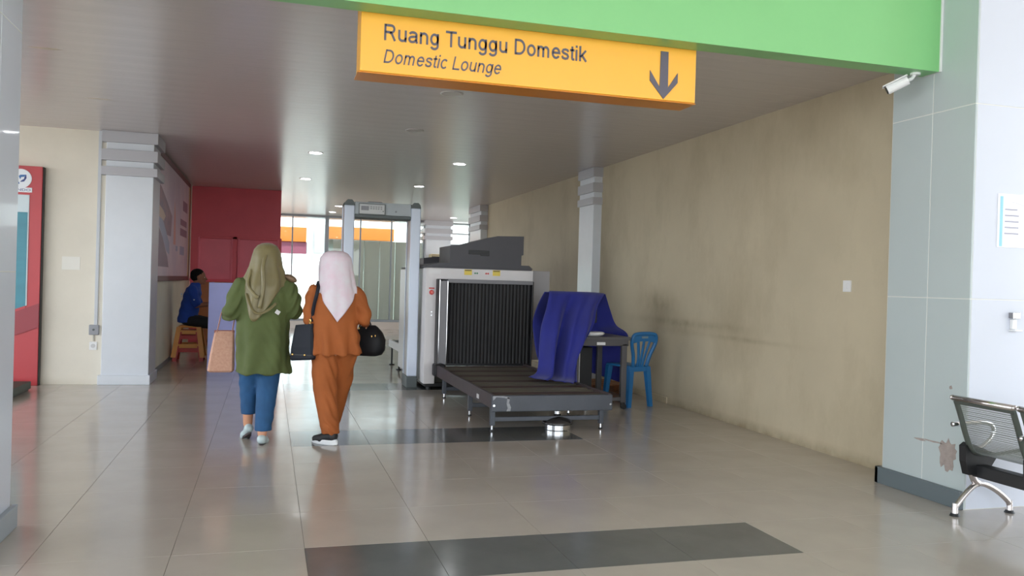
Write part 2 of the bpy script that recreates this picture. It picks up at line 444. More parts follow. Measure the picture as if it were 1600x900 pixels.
rest_l.box((xs_edges[0], y, -.012), (xs_edges[-1], 34, 0))
tag(rest_l.build('floor_beyond', M_TILE, floor), kind='stuff')
tag(MB().box((-60, -60, -0.3), (60, 90, -0.2)).build('ground_apron', mat('pale_concrete', (190, 188, 182), 0.8, var=0.05)), kind='structure')

# ceiling of the passage: slab with planks running across
CZ = 2.935
ceiling = tag(MB().box((-6.2, 4.57, CZ+.02), (9, 23.6, CZ+.25)).build('ceiling', M_SLAB), kind='structure')
def plank(x0, x1, y0, y1):
    e = .001
    return MB().rings([[(x0,y0,CZ+.018),(x1,y0,CZ+.018),(x1,y1,CZ+.018),(x0,y1,CZ+.018)], [(x0,y0,CZ+e),(x1,y0,CZ+e),(x1,y1,CZ+e),(x0,y1,CZ+e)],
                       [(x0+e,y0+e,CZ),(x1-e,y0+e,CZ),(x1-e,y1-e,CZ),(x0+e,y1-e,CZ)]])
pw = 0.25
pr0 = plank(-6.2, 9, -pw/2+.0004, pw/2-.0004).build('ceiling_plank', M_CEIL, ceiling)
npk = int((22.3 - 4.57)/pw)
pr0.location = (0, 4.57 + pw/2, 0)
for k in range(1, npk): share(pr0, ceiling, loc=(0, 4.57 + pw*(k+.5), 0))
MB().box((-6.2, 4.57+pw*npk, CZ), (9, 23.6, CZ+.018)).build('ceiling_board', M_CEIL, ceiling)
M_STAIN = mat('faint_water_stain', (196, 186, 168), .5, var=.06, scale=6)
for k, (cx_, cy_, rx_, ry_) in enumerate(((-1.62, 6.9, .10, .035), (-1.58, 8.7, .12, .03))):
    rnd = random.Random(k)
    MB().prism([(cx_ + rx_*(.6+.6*rnd.random())*cos(2*pi*i/16), cy_ + ry_*(.6+.6*rnd.random())*sin(2*pi*i/16)) for i in range(16)], CZ-.0008, CZ+.002, 'Z').build('water_stain', M_STAIN, ceiling)
# unseen hall behind the camera, its roof lengthened to dim the pier fronts
tag(MB().box((-10, -10.5, 5.2), (12, 4.42, 5.4)).build('ceiling_hall_unseen', M_CEIL), kind='structure')

tag(MB().box((11.2, -10.5, 0), (11.4, -2.2, 5.2)).build('wall_hall_blocker', M_WALL_L), kind='structure')  # unseen wall added to block side sky and dim the pier front
# green beam over the opening
beam = tag(MB().box((-1.215, 4.418, 2.742), (4.095, 4.565, 5.2)).build('trim_1', M_GREEN), kind='structure')
MB().box((4.096, 4.41, 2.742), (4.11, 4.55, 5.2)).build('bright_gap_strip', M_WHITE, beam)  # white strip standing in for the bright gap at the beam's end

# cladded piers at both sides of the opening
def pier(name, side_x, inner_sign, ya, yb, xo, mside, front_cols, patch=False):
    """pier whose inner face looks into the opening; panels proud of a core"""
    sgn = inner_sign
    core = (min(side_x - sgn*.0015, xo), ya+.0015, 0), (max(side_x - sgn*.0015, xo), yb, 5.2)
    o = tag(MB().box(*core).build(name, M_JOINT), kind='structure')
    zs = [0.0, 1.29, 2.485, 3.68, 5.2]
    ym = [ya, 4.475 if sgn < 0 else 4.40, yb]
    for a in range(2):
        for b in range(4):
            x0, x1 = sorted((side_x, side_x - sgn*.014))
            MB().bbox((x0, ym[a]+(.0025 if a else 0), zs[b]+.0025), (x1, ym[a+1]-.0025, zs[b+1]-.0025), .002).build('cladding_panel', mside, o)
    xs = front_cols
    for a in range(len(xs)-1):
        for b in range(4):
            MB().bbox((xs[a]+.0025, ya, zs[b]+.0025), (xs[a+1]-.0025, ya+.014, zs[b+1]-.0025), .002).build('cladding_panel', M_ACP, o)
    return o
pr_ = pier('wall_right_pier', 4.11, -1, 4.13, 4.84, 10.0, M_ACP_S, [4.124, 5.32, 6.52, 7.7, 10.0])
pl_ = pier('wall_left_pier', -1.218, 1, 4.02, 4.735, -2.4, M_ACP, [-2.4, -1.8, -1.232])
sk = tag(MB().bbox((4.078, 4.13, 0), (4.11, 4.875, .112), .004).build('baseboard_right', M_SKIRT), kind='structure')
MB().bbox((4.078, 4.841, 0), (4.36, 4.875, .112), .004).build('skirting_return', M_SKIRT, sk)
sk = tag(MB().bbox((-1.218, 4.02, 0), (-1.190, 4.76, .115), .004).build('baseboard_left', mat('pale_slate_skirting', (150, 160, 168), 0.3)), kind='structure')

# peeled patch on the right pier: bare cement showing through
def blob(cy, cz, ry, rz, n, seed, X, th):
    rnd = random.Random(seed); poly = []
    for i in range(n):
        a = 2*pi*i/n; k = 0.72 + 0.5*rnd.random()
        poly.append((cy + ry*k*cos(a), cz + rz*k*sin(a)*(1.25 if sin(a) < 0 else .9)))
    return MB().prism(poly, X, X - th, 'X')
M_PEEL = mat('bare_cement_patch', (160, 148, 142), 0.9, var=0.15, scale=25, bump=0.3)
blob(4.27, .325, .072, .09, 26, 3, 4.1105, .0025).build('peeled_patch', M_PEEL, pr_)
blob(4.50, .365, .05, .006, 14, 5, 4.1105, .0025).build('peeled_patch', M_PEEL, pr_)
blob(4.40, .372, .10, .005, 18, 8, 4.1105, .0025).build('peeled_patch', M_PEEL, pr_)
blob(4.255, .735, .012, .012, 10, 9, 4.1105, .0025).build('peeled_patch', M_PEEL, pr_)

# long right wall, ending before the far windows
wr = tag(MB().box((4.365, 4.84, 0), (4.60, 17.7, CZ)).build('wall_right', M_WALL_R), kind='structure')
bb = tag(MB().bbox((4.353, 8.6, 0), (4.365, 17.7, .07), .003).build('baseboard_wall_right', mat('worn_skirting', (188, 176, 148), .6, var=.1)), kind='structure')
# column helper
def column(name, x0, x1, y0, y1, rings=True, base=True, e=.045):
    o = tag(MB().bbox((x0, y0, 0), (x1, y1, CZ), .006).build(name, M_COLUMN), kind='structure')
    if rings:
        for za, zb in ((2.805, CZ), (2.595, 2.725), (2.425, 2.525)):
            MB().bbox((x0-e, y0-e, za), (x1+e, y1+e, zb-.001), .004).build('column_ring', M_RING, o)
    if base: MB().bbox((x0-.03, y0-.03, 0), (x1+.02, y1+.02, .112), .005).build('column_base', M_COLUMN, o)
    return o
column('column_left', -1.835, -1.325, 10.60, 11.22)
column('column_right', 4.245, 4.55, 10.72, 11.27, base=False, e=.024)
column('column_wall_end', 4.22, 4.55, 17.0, 17.95, base=False, e=.035)
column('column_far', 3.99, 4.66, 22.05, 22.7)
# conduit channel on the column's edge, right wall
# left: cream wall facing the opening, then the passage's left wall
tag(MB().box((-6.2, 10.66, 0), (-1.80, 10.9, CZ)).build('wall_left_front', M_WALL_L), kind='structure')
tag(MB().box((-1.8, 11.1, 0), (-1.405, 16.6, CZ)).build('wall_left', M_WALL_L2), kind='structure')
tag(MB().box((-1.405, 11.22, 0), (-1.395, 16.4, .06)).build('baseboard_left_wall', M_SKIRT), kind='structure')
tag(MB().box((-6.4, 4.5, 0), (-6.2, 10.9, .35)).build('wall_left_sill', M_WALL_L), kind='structure')

# crimson booth across the end of the left wall
kiosk = thing('booth_front', 'crimson painted booth front with two framed panels behind the seated man', 'booth', (-0.6, 16.4, 0))
KB = lambda a, b, n, m=M_RED, r=.004, **k: MB().bbox(a, b, r).build(n, m, kiosk, world=True, **k)
KB((-1.39, 16.4, 2.03), (0.19, 16.55, CZ), 'upper_board')
KB((-1.39, 16.4, 0), (-1.245, 16.55, 2.03), 'post'); KB((-0.665, 16.4, 1.20), (-0.58, 16.55, 2.03), 'post'); KB((.155, 16.4, 0), (0.215, 16.55, 2.03), 'post')
KB((-1.245, 16.40, 1.985), (.155, 16.52, 2.03), 'rail')
KB((-1.245, 16.44, 1.2), (-0.665, 16.47, 1.985), 'framed_panel', M_RED_L); KB((-0.58, 16.44, 1.2), (.155, 16.47, 1.985), 'framed_panel', M_RED_L)
KB((-1.39, 16.30, 1.185), (.215, 16.5, 1.235), 'ledge', mat('pinkish_red_rail', (240, 110, 124), .8, spec=.1))
KB((-1.245, 16.42, 0), (.155, 16.46, 1.185), 'lower_board', mat('orange_brown_board', (190, 122, 78), .5, var=.08))
for xx in (-1.26, -.685, -.565, .14):
    KB((xx, 16.385, 1.235), (xx+.028, 16.44, 2.0), 'bead', M_RED_L, .003)

# far glass partition (window_1), frosted film on the right-hand panes
w1 = thing('window_1', None, None, (0, 22.3, 0), kind='structure')
WF = lambda a, b, n, m=M_ALU: MB().bbox(a, b, .004).build(n, m, w1, world=True)
WF((-3, 22.26, CZ-.05), (4.0, 22.34, CZ), 'top_rail'); WF((-3, 22.26, .2), (4.0, 22.34, .26), 'bottom_rail')
MB().box((-3, 22.22, 0), (4.0, 22.40, .2)).build('kerb', M_TILE, w1, world=True)
mull = [-2.2, -1.3, -.4, .555, 1.42, 2.285, 3.10, 3.62, 3.98]
for k, x in enumerate(mull):
    w = .05 if abs(x-1.42) < .01 else .018
    WF((x-w, 22.26, .26), (x+w, 22.34, CZ-.05), 'mullion')
xe = [-3] + mull
for k in range(len(xe)-1):
    MB().box((xe[k]+.012, 22.296, .26), (xe[k+1]-.012, 22.304, CZ-.05)).build('pane', M_GLASS, w1, world=True)
# pale grey room dividers just behind the right-hand panes
M_DIV = mat('grey_green_divider', (186, 182, 174), .6, var=.06, scale=2, stretch=(6, 1, .3))
_n = M_DIV.node_tree; _o = _n.nodes['Material Output']; _tl = _n.nodes.new('ShaderNodeBsdfTranslucent'); _tl.inputs[0].default_value = lin((226, 222, 214))
_mx = _n.nodes.new('ShaderNodeMixShader'); _mx.inputs[0].default_value = .5      # thin backlit panels
_n.links.new(_n.nodes['Principled BSDF'].outputs[0], _mx.inputs[1]); _n.links.new(_tl.outputs[0], _mx.inputs[2]); _n.links.new(_mx.outputs[0], _o.inputs[0])
dv = thing('room_divider', 'grey divider panels standing behind the far glass partition', 'divider', (2.9, 23.0, 0))
x = 1.62
for k, w in enumerate((.42, .42, .42, .42, .42, .42)):
    MB().box((x+.008, 22.9 + (.03 if k % 2 else 0), .02), (x+w-.008, 22.906 + (.03 if k % 2 else 0), 2.36)).build('divider_panel', M_DIV, dv, world=True)
    x += w
MB().bbox((1.60, 22.88, 0), (4.16, 23.0, .03), .004).build('floor_rail', M_ALU, dv, world=True)
# far hall: orange fascia, wine-coloured board, white pier, open daylight on the left
M_ORANGE = mat('orange_fascia', (206, 122, 46), .4, var=.03)
t = tag(MB().bbox((1.70, 26.0, 2.52), (3.70, 26.3, 2.90), .01).build('trim_2', M_ORANGE), kind='structure')
t = tag(MB().bbox((-3.0, 26.0, 2.39), (1.06, 26.3, 2.83), .01).build('trim_3', M_ORANGE), kind='structure')
MB().bbox((1.08, 26.0, -.1), (1.26, 26.3, 2.9), .01).build('white_post', mat('post_white', (236, 236, 236), .5), t); MB().bbox((-3.2, 26.0, -.1), (-3.0, 26.3, 2.9), .01).build('white_post', M_WHITE, t)
MB().bbox((-3.0, 26.05, 2.03), (1.07, 26.25, 2.39), .01).build('wine_board', mat('faded_wine_board', (150, 84, 104), .5), t)
tag(MB().bbox((1.28, 25.9, 2.06), (1.68, 26.3, CZ), .01).build('trim_4', mat('pale_blue_grey_panel', (206, 216, 220), .4)), kind='structure')
tag(MB().bbox((1.72, 26.3, 0), (8.0, 26.5, 2.52), .01).build('wall_far', mat('far_grey_green', (150, 160, 152), .6)), kind='structure')
tag(MB().box((-12, 33.5, 0), (14, 34, .9)).build('wall_far_low', mat('low_white_wall', (230, 228, 224), .7)), kind='structure')

# window with bright daylight beyond the end of the right wall
w2 = thing('window_2', None, None, (6.3, 22.3, 0), kind='structure')
for z in (.05, 2.30, 2.60, CZ-.06): MB().bbox((4.66, 22.27, z), (9.0, 22.33, z+.035), .004).build('rail', M_ALU, w2, world=True)
for x in (4.69, 5.22, 6.2, 7.1, 8.0, 8.9): MB().bbox((x-.018, 22.27, .05), (x+.018, 22.33, CZ), .004).build('mullion', M_ALU, w2, world=True)
MB().box((4.70, 22.297, .08), (9.0, 22.303, CZ-.06)).build('pane', M_GLASS, w2, world=True)

# ------------------------------------------------------------------ hanging sign
sign = thing('hanging_sign', 'yellow hanging sign with grey lettering and a down arrow under the green beam', 'sign', (1.44, 4.67, 2.42))
MB().bbox((.441, 4.572, 2.426), (2.447, 4.775, 2.90), .004).build('sign_box', M_YELLOW, sign, world=True)
M_AMBER = mat('amber_sign_edge', (216, 138, 40), .35)
MB().bbox((.430, 4.58, 2.4195), (2.455, 4.78, 2.4262), .002).build('bottom_tray', M_AMBER, sign, world=True)
text('letter', 'Ruang Tunggu Domestik', M_INK, sign, (.567, 4.572, 2.603), 1.168, .088, hw=.052)
text('letter', 'Domestic Lounge', M_INK, sign, (.566, 4.572, 2.480), .655, .074, italic=.22, hw=.044)
arrow = [(2.21, 2.715), (2.26, 2.715), (2.262, 2.50), (2.325, 2.595), (2.325, 2.535), (2.235, 2.432), (2.143, 2.535), (2.143, 2.595), (2.208, 2.50)]
MB().prism(arrow, 4.567, 4.573).build('down_arrow', M_INK, sign, world=True)

# ------------------------------------------------------------------ security camera under the beam's right end
sc_ = thing('security_camera', 'white bullet security camera under the right end of the green beam', 'camera', (3.98, 4.62, 2.742))
b = MB(); p0 = Vector((3.93, 4.50, 2.690)); p1 = Vector((3.835, 4.575, 2.632))
b.cyl(p0, p1, .028, .030, 18); b.build('housing', M_WHITE, sc_, smooth=False, world=True)
d = (p1-p0).normalized()
MB().cyl(p1 - d*.004, p1 + d*.006, .024, .024, 18).build('lens', M_BLACK, sc_, world=True)
MB().bbox((-.034, -.075, .026), (.034, .085, .034), .003, Matrix.Translation((p0+p1)/2) @ d.to_track_quat('Y', 'Z').to_matrix().to_4x4()).build('sun_shield', M_WHITE, sc_, world=True)
MB().tube([p0, (3.96, 4.50, 2.705), (3.985, 4.50, 2.74)], .011).build('bracket', M_WHITE, sc_, world=True)
MB().cyl((3.985, 4.50, 2.728), (3.985, 4.50, 2.742), .032, .032).build('mounting_plate', M_WHITE, sc_, world=True)

# ------------------------------------------------------------------ downlights
def downlight(x, y, lit, label, group=None):
    t = thing('ceiling_downlight', label, 'downlight', (x, y, CZ), group=group)
    b = MB(); n = 24
    rr = lambda r, z: [(r*cos(2*pi*i/n), r*sin(2*pi*i/n), z) for i in range(n)]
    b.rings([rr(.100, -.0005), rr(.098, -.006), rr(.082, -.008), rr(.080, -.0005)], cap0=False, cap1=False)
    b.build('trim_ring', M_LAMPRIM, t, smooth=True)
    MB().rings([rr(.081, -.001), rr(.079, -.004)]).build('diffuser', M_LAMP if lit else M_LAMP_OFF, t)
for x, y, lit, lb in ((.543, 11.2, 1, 'lit round downlight left of the walk-through gate, nearest of the left row'),
        (.54, 14.2, 1, 'lit round downlight in the left row, second one back, near the red booth'),
        (2.479, 11.3, 1, 'lit round downlight above the scanner hood, nearest of the right row'),
        (2.44, 14.3, 1, 'lit round downlight in the right row, second one back, over the gate top'),
        (1.46, 19.1, 1, 'small far lit downlight left of the gate, right one of its close pair'),
        (1.45, 20.9, 1, 'small far lit downlight left of the gate, lower one of its close pair'),
        (4.9, 18.9, 1, 'small far lit downlight beside the end of the right wall'),
        (4.45, 20.8, 1, 'small far lit downlight above the far window and column'),
        (1.478, 7.13, 0, 'unlit downlight just behind the yellow hanging sign'),
        (1.476, 9.03, 0, 'unlit grey downlight in the middle row, second behind the sign')):
    downlight(x, y, lit, lb, 'round downlights in the passage ceiling')

# ------------------------------------------------------------------ walk-through metal detector
M_GATE = mat('gate_grey_laminate', (170, 164, 162), .35, var=.02)
M_GATEF = mat('gate_pale_blue_edge', (210, 220, 236), .3)
M_GATET = mat('gate_header_grey', (172, 180, 184), .4)
M_GATED = mat('gate_dark_trim', (86, 94, 94), .45)
gate = thing('metal_detector', 'grey walk-through metal detector gate beside the scanner', 'security gate', (1.31, 10.4, 0))
GB = lambda a, b, n, m, r=.006, **k: MB().bbox(a, b, r).build(n, m, gate, world=True, **k)
gy0, gy1 = 10.14, 10.50
for x0, x1, s in ((.845, .965, 0), (1.645, 1.765, 1)):
    p = GB((x0+.008, gy0+.05, .14), (x1-.008, gy1-.05, 2.2), 'side_panel', M_GATE)
    GB((x0, gy0, .14), (x1, gy0+.055, 2.19), 'front_edge', M_GATEF, .012)
    GB((x0, gy1-.055, .14), (x1, gy1, 2.19), 'back_edge', M_GATEF, .012)
    GB((x0-.004, gy0-.004, 0), (x1+.004, gy1+.004, .14), 'foot', M_GATED)
    MB().prism([(x0+.0, 2.19), (x1-.0, 2.19), (x1-.012, 2.232), ((x0+x1)/2+.025, 2.256), ((x0+x1)/2-.025, 2.256), (x0+.012, 2.232)], gy0, gy0+.06).build('corner_cap', M_GATED, gate, world=True)
    MB().prism([(x0+.0, 2.19), (x1-.0, 2.19), (x1-.012, 2.232), ((x0+x1)/2+.025, 2.256), ((x0+x1)/2-.025, 2.256), (x0+.012, 2.232)], gy1-.06, gy1).build('corner_cap', M_GATED, gate, world=True)
hd = GB((.965, gy0+.02, 2.085), (1.645, gy1-.04, 2.235), 'header', M_GATET)
GB((.965, gy0+.01, 2.045), (1.645, gy1-.05, 2.085), 'header_trim', M_GATED)
un = GB((1.01, gy0+.004, 2.085), (1.335, gy0+.03, 2.22), 'control_unit', mat('control_unit_frame', (120, 126, 126), .4))
pp = MB().bbox((1.022, gy0-.002, 2.094), (1.318, gy0+.01, 2.208), .003).build('control_face', mat('control_face_silver', (196, 198, 198), .35), un, world=True)
MB().bbox((1.04, gy0-.006, 2.135), (1.128, gy0, 2.185), .002).build('display', mat('lcd_grey', (128, 130, 136), .2), un, world=True)
for k in range(5):
    for j in range(2):
        MB().bbox((1.15+.03*k, gy0-.006, 2.15+.022*j), (1.168+.03*k, gy0, 2.162+.022*j), .002).build('key', mat('key_grey', (150, 152, 152), .5), un, world=True)
MB().cyl((1.303, gy0-.004, 2.13), (1.303, gy0+.004, 2.13), .007).build('key_lock', M_GATED, un, world=True)
MB().prism([(1.10, 2.22), (1.315, 2.22), (1.29, 2.248), (1.135, 2.248)], gy0+.06, gy0+.3).build('cover_hump', mat('hump_grey', (112, 114, 118), .4), gate, world=True)
lg = MB(); lg.cyl((1.46, gy0+.0185, 2.135), (1.46, gy0+.0205, 2.135), .012); lg.build('round_mark', mat('logo_grey', (132, 138, 142), .5), gate, world=True)

# ------------------------------------------------------------------ x-ray scanner
M_XGREY = mat('scanner_light_grey', (226, 222, 222), .4, var=.02)
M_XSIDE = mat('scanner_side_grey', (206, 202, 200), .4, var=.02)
M_XDARK = mat('scanner_dark_hood', (82, 81, 86), .55, var=.06, scale=3)
M_XFRAME = mat('scanner_mid_grey', (128, 126, 130), .4)
M_NAVYG = mat('conveyor_blue_black_steel', (70, 74, 82), .4, var=.12, scale=5)
M_SLATE = mat('conveyor_worn_side', (70, 60, 62), .45, var=.15, scale=6)
xr = thing('xray_scanner', 'large grey baggage x-ray scanner with black curtain and roller conveyor', 'scanner', (2.47, 9.9, 0))
XB = lambda a, b, n, m, r=.008, **k: MB().bbox(a, b, r).build(n, m, xr, world=True, **k)
XL, XR_, XF, XK, XT = 1.80, 3.14, 9.88, 11.95, 1.47
# front frame around the tunnel mouth
XB((XL, XF, .08), (1.935, XF+.2, XT), 'front_jamb', M_XGREY); XB((3.10, XF, .245), (XR_, XF+.2, XT), 'front_jamb', M_XGREY)
XB((1.92, XF, 1.335), (3.12, XF+.2, XT), 'front_header', M_XGREY)
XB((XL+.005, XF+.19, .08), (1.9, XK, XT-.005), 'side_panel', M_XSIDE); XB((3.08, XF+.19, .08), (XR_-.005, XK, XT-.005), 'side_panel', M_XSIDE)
XB((1.88, XF+.19, 1.40), (3.10, XK, XT-.004), 'roof_panel', M_XDARK)
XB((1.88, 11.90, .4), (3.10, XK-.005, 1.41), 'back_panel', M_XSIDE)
XB((XL-.012, XF-.004, XT), (XR_+.01-.03, XK-.2, XT+.018), 'roof_edge', M_XDARK, .004)
MB().prism([(XL, XT+.017), (XR_-.0, XT+.017), (XR_-.05, XT+.062), (XL+.16, XT+.062)], XF+.02, XF+1.6).build('roof_plinth', M_XDARK, xr, world=True)
hood = MB(); hp = [(2.10, 1.53), (3.005, 1.53), (3.005, 1.655), (3.03, 1.665), (3.03, 1.895), (2.69, 1.885), (2.52, 1.84), (2.30, 1.775), (2.10, 1.745)]
hood.prism(hp, 9.96, 10.62); hb = hood.build('generator_hood', M_XDARK, xr, world=True)
MB().bbox((2.33, 9.952, 1.65), (2.59, 9.965, 1.70), .002).build('vent_slot', M_BLACK, hb, world=True)
MB().bbox((2.48, 9.950, 1.635), (2.59, 9.965, 1.67), .002).build('vent_slot', M_BLACK, hb, world=True)
MB().prism([(2.0, 1.53), (3.0, 1.53), (3.0, 1.70), (2.6, 1.70), (2.0, 1.62)], 11.2, 11.85).build('rear_hood', M_XDARK, xr, world=True)
XB((3.14, 10.08, .35), (3.425, 11.6, 1.475), 'side_cabinet', mat('side_cabinet_grey', (172, 170, 172), .4))
# shroud of the tunnel mouth
XB((1.925, 9.72, .26), (1.945, XF+.01, 1.338), 'shroud_side', M_BLACK); XB((1.94, 9.705, .255), (2.035, 9.76, 1.318), 'shroud_post', M_XFRAME, .004)
XB((1.931, 9.70, .26), (1.942, 9.715, 1.33), 'chrome_strip', M_CHROME, .003); XB((2.026, 9.698, .26), (2.036, 9.712, 1.315), 'chrome_strip', M_CHROME, .003)
XB((2.035, 9.73, 1.295), (3.10, 9.80, 1.34), 'shroud_header', M_XFRAME, .004)
XB((3.085, 9.73, .26), (3.105, XF, 1.34), 'shroud_side', M_BLACK)
XB((3.105, 9.86, .26), (3.135, XF+.002, 1.30), 'metal_strip', M_STEEL, .003)
for k in range(24):
    x = 2.038 + .0437*k
    b = MB(); n = 7
    prof = [(x + .0425*i/(n-1), 9.79 - .008*sin(pi*i/(n-1)) - .004*(k % 2)) for i in range(n)]
    back = [(u, v + .003) for u, v in reversed(prof)]
    b.prism(prof + back, .335, 1.31, 'Z'); b.build('curtain_strip', M_BLACKR, xr, world=True)
XB((2.0, 9.83, .3), (3.1, 9.85, 1.33), 'inner_curtain', M_BLACK, .002)
# stickers, lamps, emergency stop
M_STICK = mat('yellow_sticker', (240, 214, 96), .5); M_REDP = mat('red_plastic', (206, 48, 42), .35)
for x0 in (2.265, 2.62):
    s_ = XB((x0, XF-.003, 1.395), (x0+.095, XF+.002, 1.462), 'warning_sticker', M_STICK, .001, label='yellow warning sticker')
    MB().bbox((x0+.006, XF-.0045, 1.444), (x0+.088, XF-.002, 1.457), .001).build('sticker_heading', mat('sticker_print', (120, 104, 60), .6), s_, world=True)
M_GRNP = mat('green_indicator', (60, 140, 96), .3)
for x, m_ in ((2.40, M_GRNP), (2.425, M_GRNP), (2.537, M_REDP), (2.562, M_REDP)):
    b = MB(); b.cyl((x, XF-.006, 1.419), (x, XF+.001, 1.419), .0105, .0105, 14); b.build('indicator_light', m_, xr, world=True)
XB((1.838, XF-.003, 1.216), (1.905, XF+.001, 1.232), 'stop_label', M_REDP, .001)
MB().cyl((1.872, XF-.004, 1.175), (1.872, XF+.001, 1.175), .03, .03, 20).build('stop_collar', M_REDP, xr, world=True)
MB().cyl((1.872, XF-.03, 1.175), (1.872, XF-.003, 1.175), .016, .019, 16).build('stop_button', mat('stop_button_red', (232, 84, 70), .25), xr, world=True)
for z in (.94, .90): MB().cyl((1.878, XF-.004, z), (1.878, XF+.001, z), .009).build('key_switch', M_STEEL, xr, world=True)
XB((1.835, XF-.003, 1.40), (1.985, XF+.001, 1.45), 'name_plate', mat('name_plate_white', (228, 226, 226), .3), .001)
XB((3.112, 9.853, 1.16), (3.13, 9.862, 1.215), 'stop_label', M_REDP, .001)
# entry conveyor
cx0, cx1, cy0, cz = 1.897, 3.03, 7.05, .322
XB((1.87, 9.55, .20), (2.0, 9.72, .345), 'corner_bumper', M_BLACK, .02)
MB().bbox((cx0, cy0+.03, .205), (cx0+.03, 9.75, cz+.008), .004).build('conveyor_rail', M_SLATE, xr, world=True)
MB().bbox((cx1-.03, cy0+.03, .205), (cx1, 9.75, cz+.008), .004).build('conveyor_rail', M_SLATE, xr, world=True)
ep = XB((cx0-.002, cy0, .180), (cx1+.002, cy0+.035, cz), 'end_plate', M_NAVYG, .006)
M_SCUFF = mat('scuff_bare_metal', (150, 152, 156), .5, var=.2, scale=40)
def scuff(poly): MB().prism(poly, cy0-.0015, cy0+.001).build('paint_scuff', M_SCUFF, ep, world=True)
scuff([(1.905, .318), (2.0, .318), (2.05, .31), (2.06, .29), (1.99, .305), (1.935, .31), (1.92, .29), (1.905, .28)])
scuff([(2.035, .31), (2.06, .305), (2.052, .26), (2.07, .22), (2.065, .185), (2.03, .184), (2.04, .21), (2.03, .25)])
for x in (1.915, 3.01): MB().cyl((x, cy0-.006, .235), (x, cy0+.001, .235), .010).build('bolt', M_CHROME, ep, world=True)
M_ROLL = mat('roller_dark_rubber', (92, 88, 78), .55, var=.1, scale=4); M_ROLL2 = mat('roller_worn_brown', (70, 56, 54), .5, var=.1, scale=4)
I0 = WM[xr.name].translation
ro = [MB().cyl((cx0+.03, 0, 0), (cx1-.03, 0, 0), .056, .056, 20).build('roller', m_, xr) for m_ in (M_ROLL, M_ROLL2)]
for k in range(17):
    r_ = ro[k] if k < 2 else share(ro[1 if k % 3 == 1 else 0], xr)
    r_.location = Vector((0, 7.16 + .155*k, cz-.062)) - I0
MB().box((cx0+.03, cy0+.035, .225), (cx1-.03, 9.75, .235)).build('drip_tray', M_BLACK, xr, world=True)
XB((cx0-.004, 7.52, .23), (cx0+.002, 7.60, .27), 'rail_label', M_WHITE, .001)
for y_ in (7.1, 7.95, 9.2):
    for x0 in (cx0+.005, cx1-.10):
        l = XB((x0, y_, .05), (x0+.042, y_+.05, .21), 'leg', M_NAVYG, .004)
        MB().cyl((x0+.021, y_+.025, .012), (x0+.021, y_+.025, .055), .010).build('foot_screw', M_CHROME, l, world=True)
        MB().cyl((x0+.021, y_+.025, 0), (x0+.021, y_+.025, .013), .020, .016).build('foot_pad', M_BLACK, l, world=True)
    XB((cx0+.04, y_+.015, .085), (cx1-.09, y_+.04, .125), 'cross_bar', M_NAVYG, .004)
# exit conveyor and feet on the far side
MB().bbox((1.82, 11.95, .28), (1.86, 13.05, .385), .004).build('conveyor_rail', M_XSIDE, xr, world=True)
MB().bbox((2.90, 11.95, .28), (2.94, 13.05, .385), .004).build('conveyor_rail', M_XSIDE, xr, world=True)
MB().bbox((1.86, 11.9, .355), (2.90, 13.05, .375), .004).build('exit_belt', M_BLACKR, xr, world=True)
for y_ in (12.2, 12.95):
    for x_ in (1.86, 2.88):
        MB().cyl((x_, y_, .0), (x_, y_, .3), .014).build('exit_leg', M_BLACK, xr, world=True)
        MB().cyl((x_, y_, 0), (x_, y_, .015), .045, .04).build('foot_pad', M_BLACK, xr, world=True)
XB((1.84, XF+.1, .03), (3.1, XK-.1, .085), 'plinth', M_BLACK)
for x_ in (1.9, 3.05):
    for y_ in (XF+.2, XK-.25): MB().cyl((x_, y_, 0), (x_, y_, .04), .03).build('foot_pad', M_BLACK, xr, world=True)

# ------------------------------------------------------------------ operator desk and what stands on and under it
M_DESK = mat('desk_charcoal', (82, 80, 82), .45, var=.05)
dk = thing('operator_desk', 'charcoal steel desk on castors half covered by the blue cloth', 'desk', (3.4, 8.5, 0))
DB = lambda a, b, n, m=M_DESK, r=.005: MB().bbox(a, b, r).build(n, m, dk, world=True)
DB((3.06, 8.2, .735), (3.715, 8.98, .772), 'desk_top'); DB((3.075, 8.215, .675), (3.70, 8.245, .738), 'front_apron'); DB((3.075, 8.93, .675), (3.70, 8.96, .738), 'back_apron')
for x0 in (3.085, 3.625):
    for y0 in (8.215, 8.90):
        l = DB((x0, y0, .075), (x0+.06, y0+.05, .70), 'leg')
        MB().cyl((x0+.045, y0+.015, .03), (x0+.045, y0+.045, .03), .03, .03, 16).build('castor_wheel', M_BLACK, l, world=True)
        MB().bbox((x0+.015, y0+.01, .035), (x0+.055, y0+.05, .08), .004).build('castor_fork', M_BLACK, l, world=True)
DB((3.10, 8.225, .09), (3.64, 8.25, .13), 'foot_rail')
DB((3.335, 8.210, .685), (3.43, 8.216, .715), 'asset_label', M_WHITE, .001)
mon = thing('monitor', 'black monitor on a round foot hidden under the blue cloth', 'monitor', (3.2, 8.62, .772))
MB().cyl((3.2, 8.60, .772), (3.2, 8.60, .784), .13, .12, 24).build('stand_foot', M_BLACK, mon, world=True)
MB().bbox((3.17, 8.60, .78), (3.23, 8.63, .98), .004).build('stand_neck', M_BLACK, mon, world=True)
MB().bbox((2.95, 8.56, .90), (3.47, 8.61, 1.215), .008).build('screen_case', M_BLACK, mon, world=True)
kb = thing('round_tray', 'white round shallow dish on the desk beneath the blue cloth', 'dish', (3.33, 8.34, .772))
nn = 28; rr = lambda r, z: [(r*cos(2*pi*i/nn), r*.8*sin(2*pi*i/nn), z) for i in range(nn)]
MB().rings([rr(.085, 0), rr(.12, .012), rr(.135, .028), rr(.128, .040), rr(.11, .046)]).build('dish', M_WHITE, kb, smooth=True)
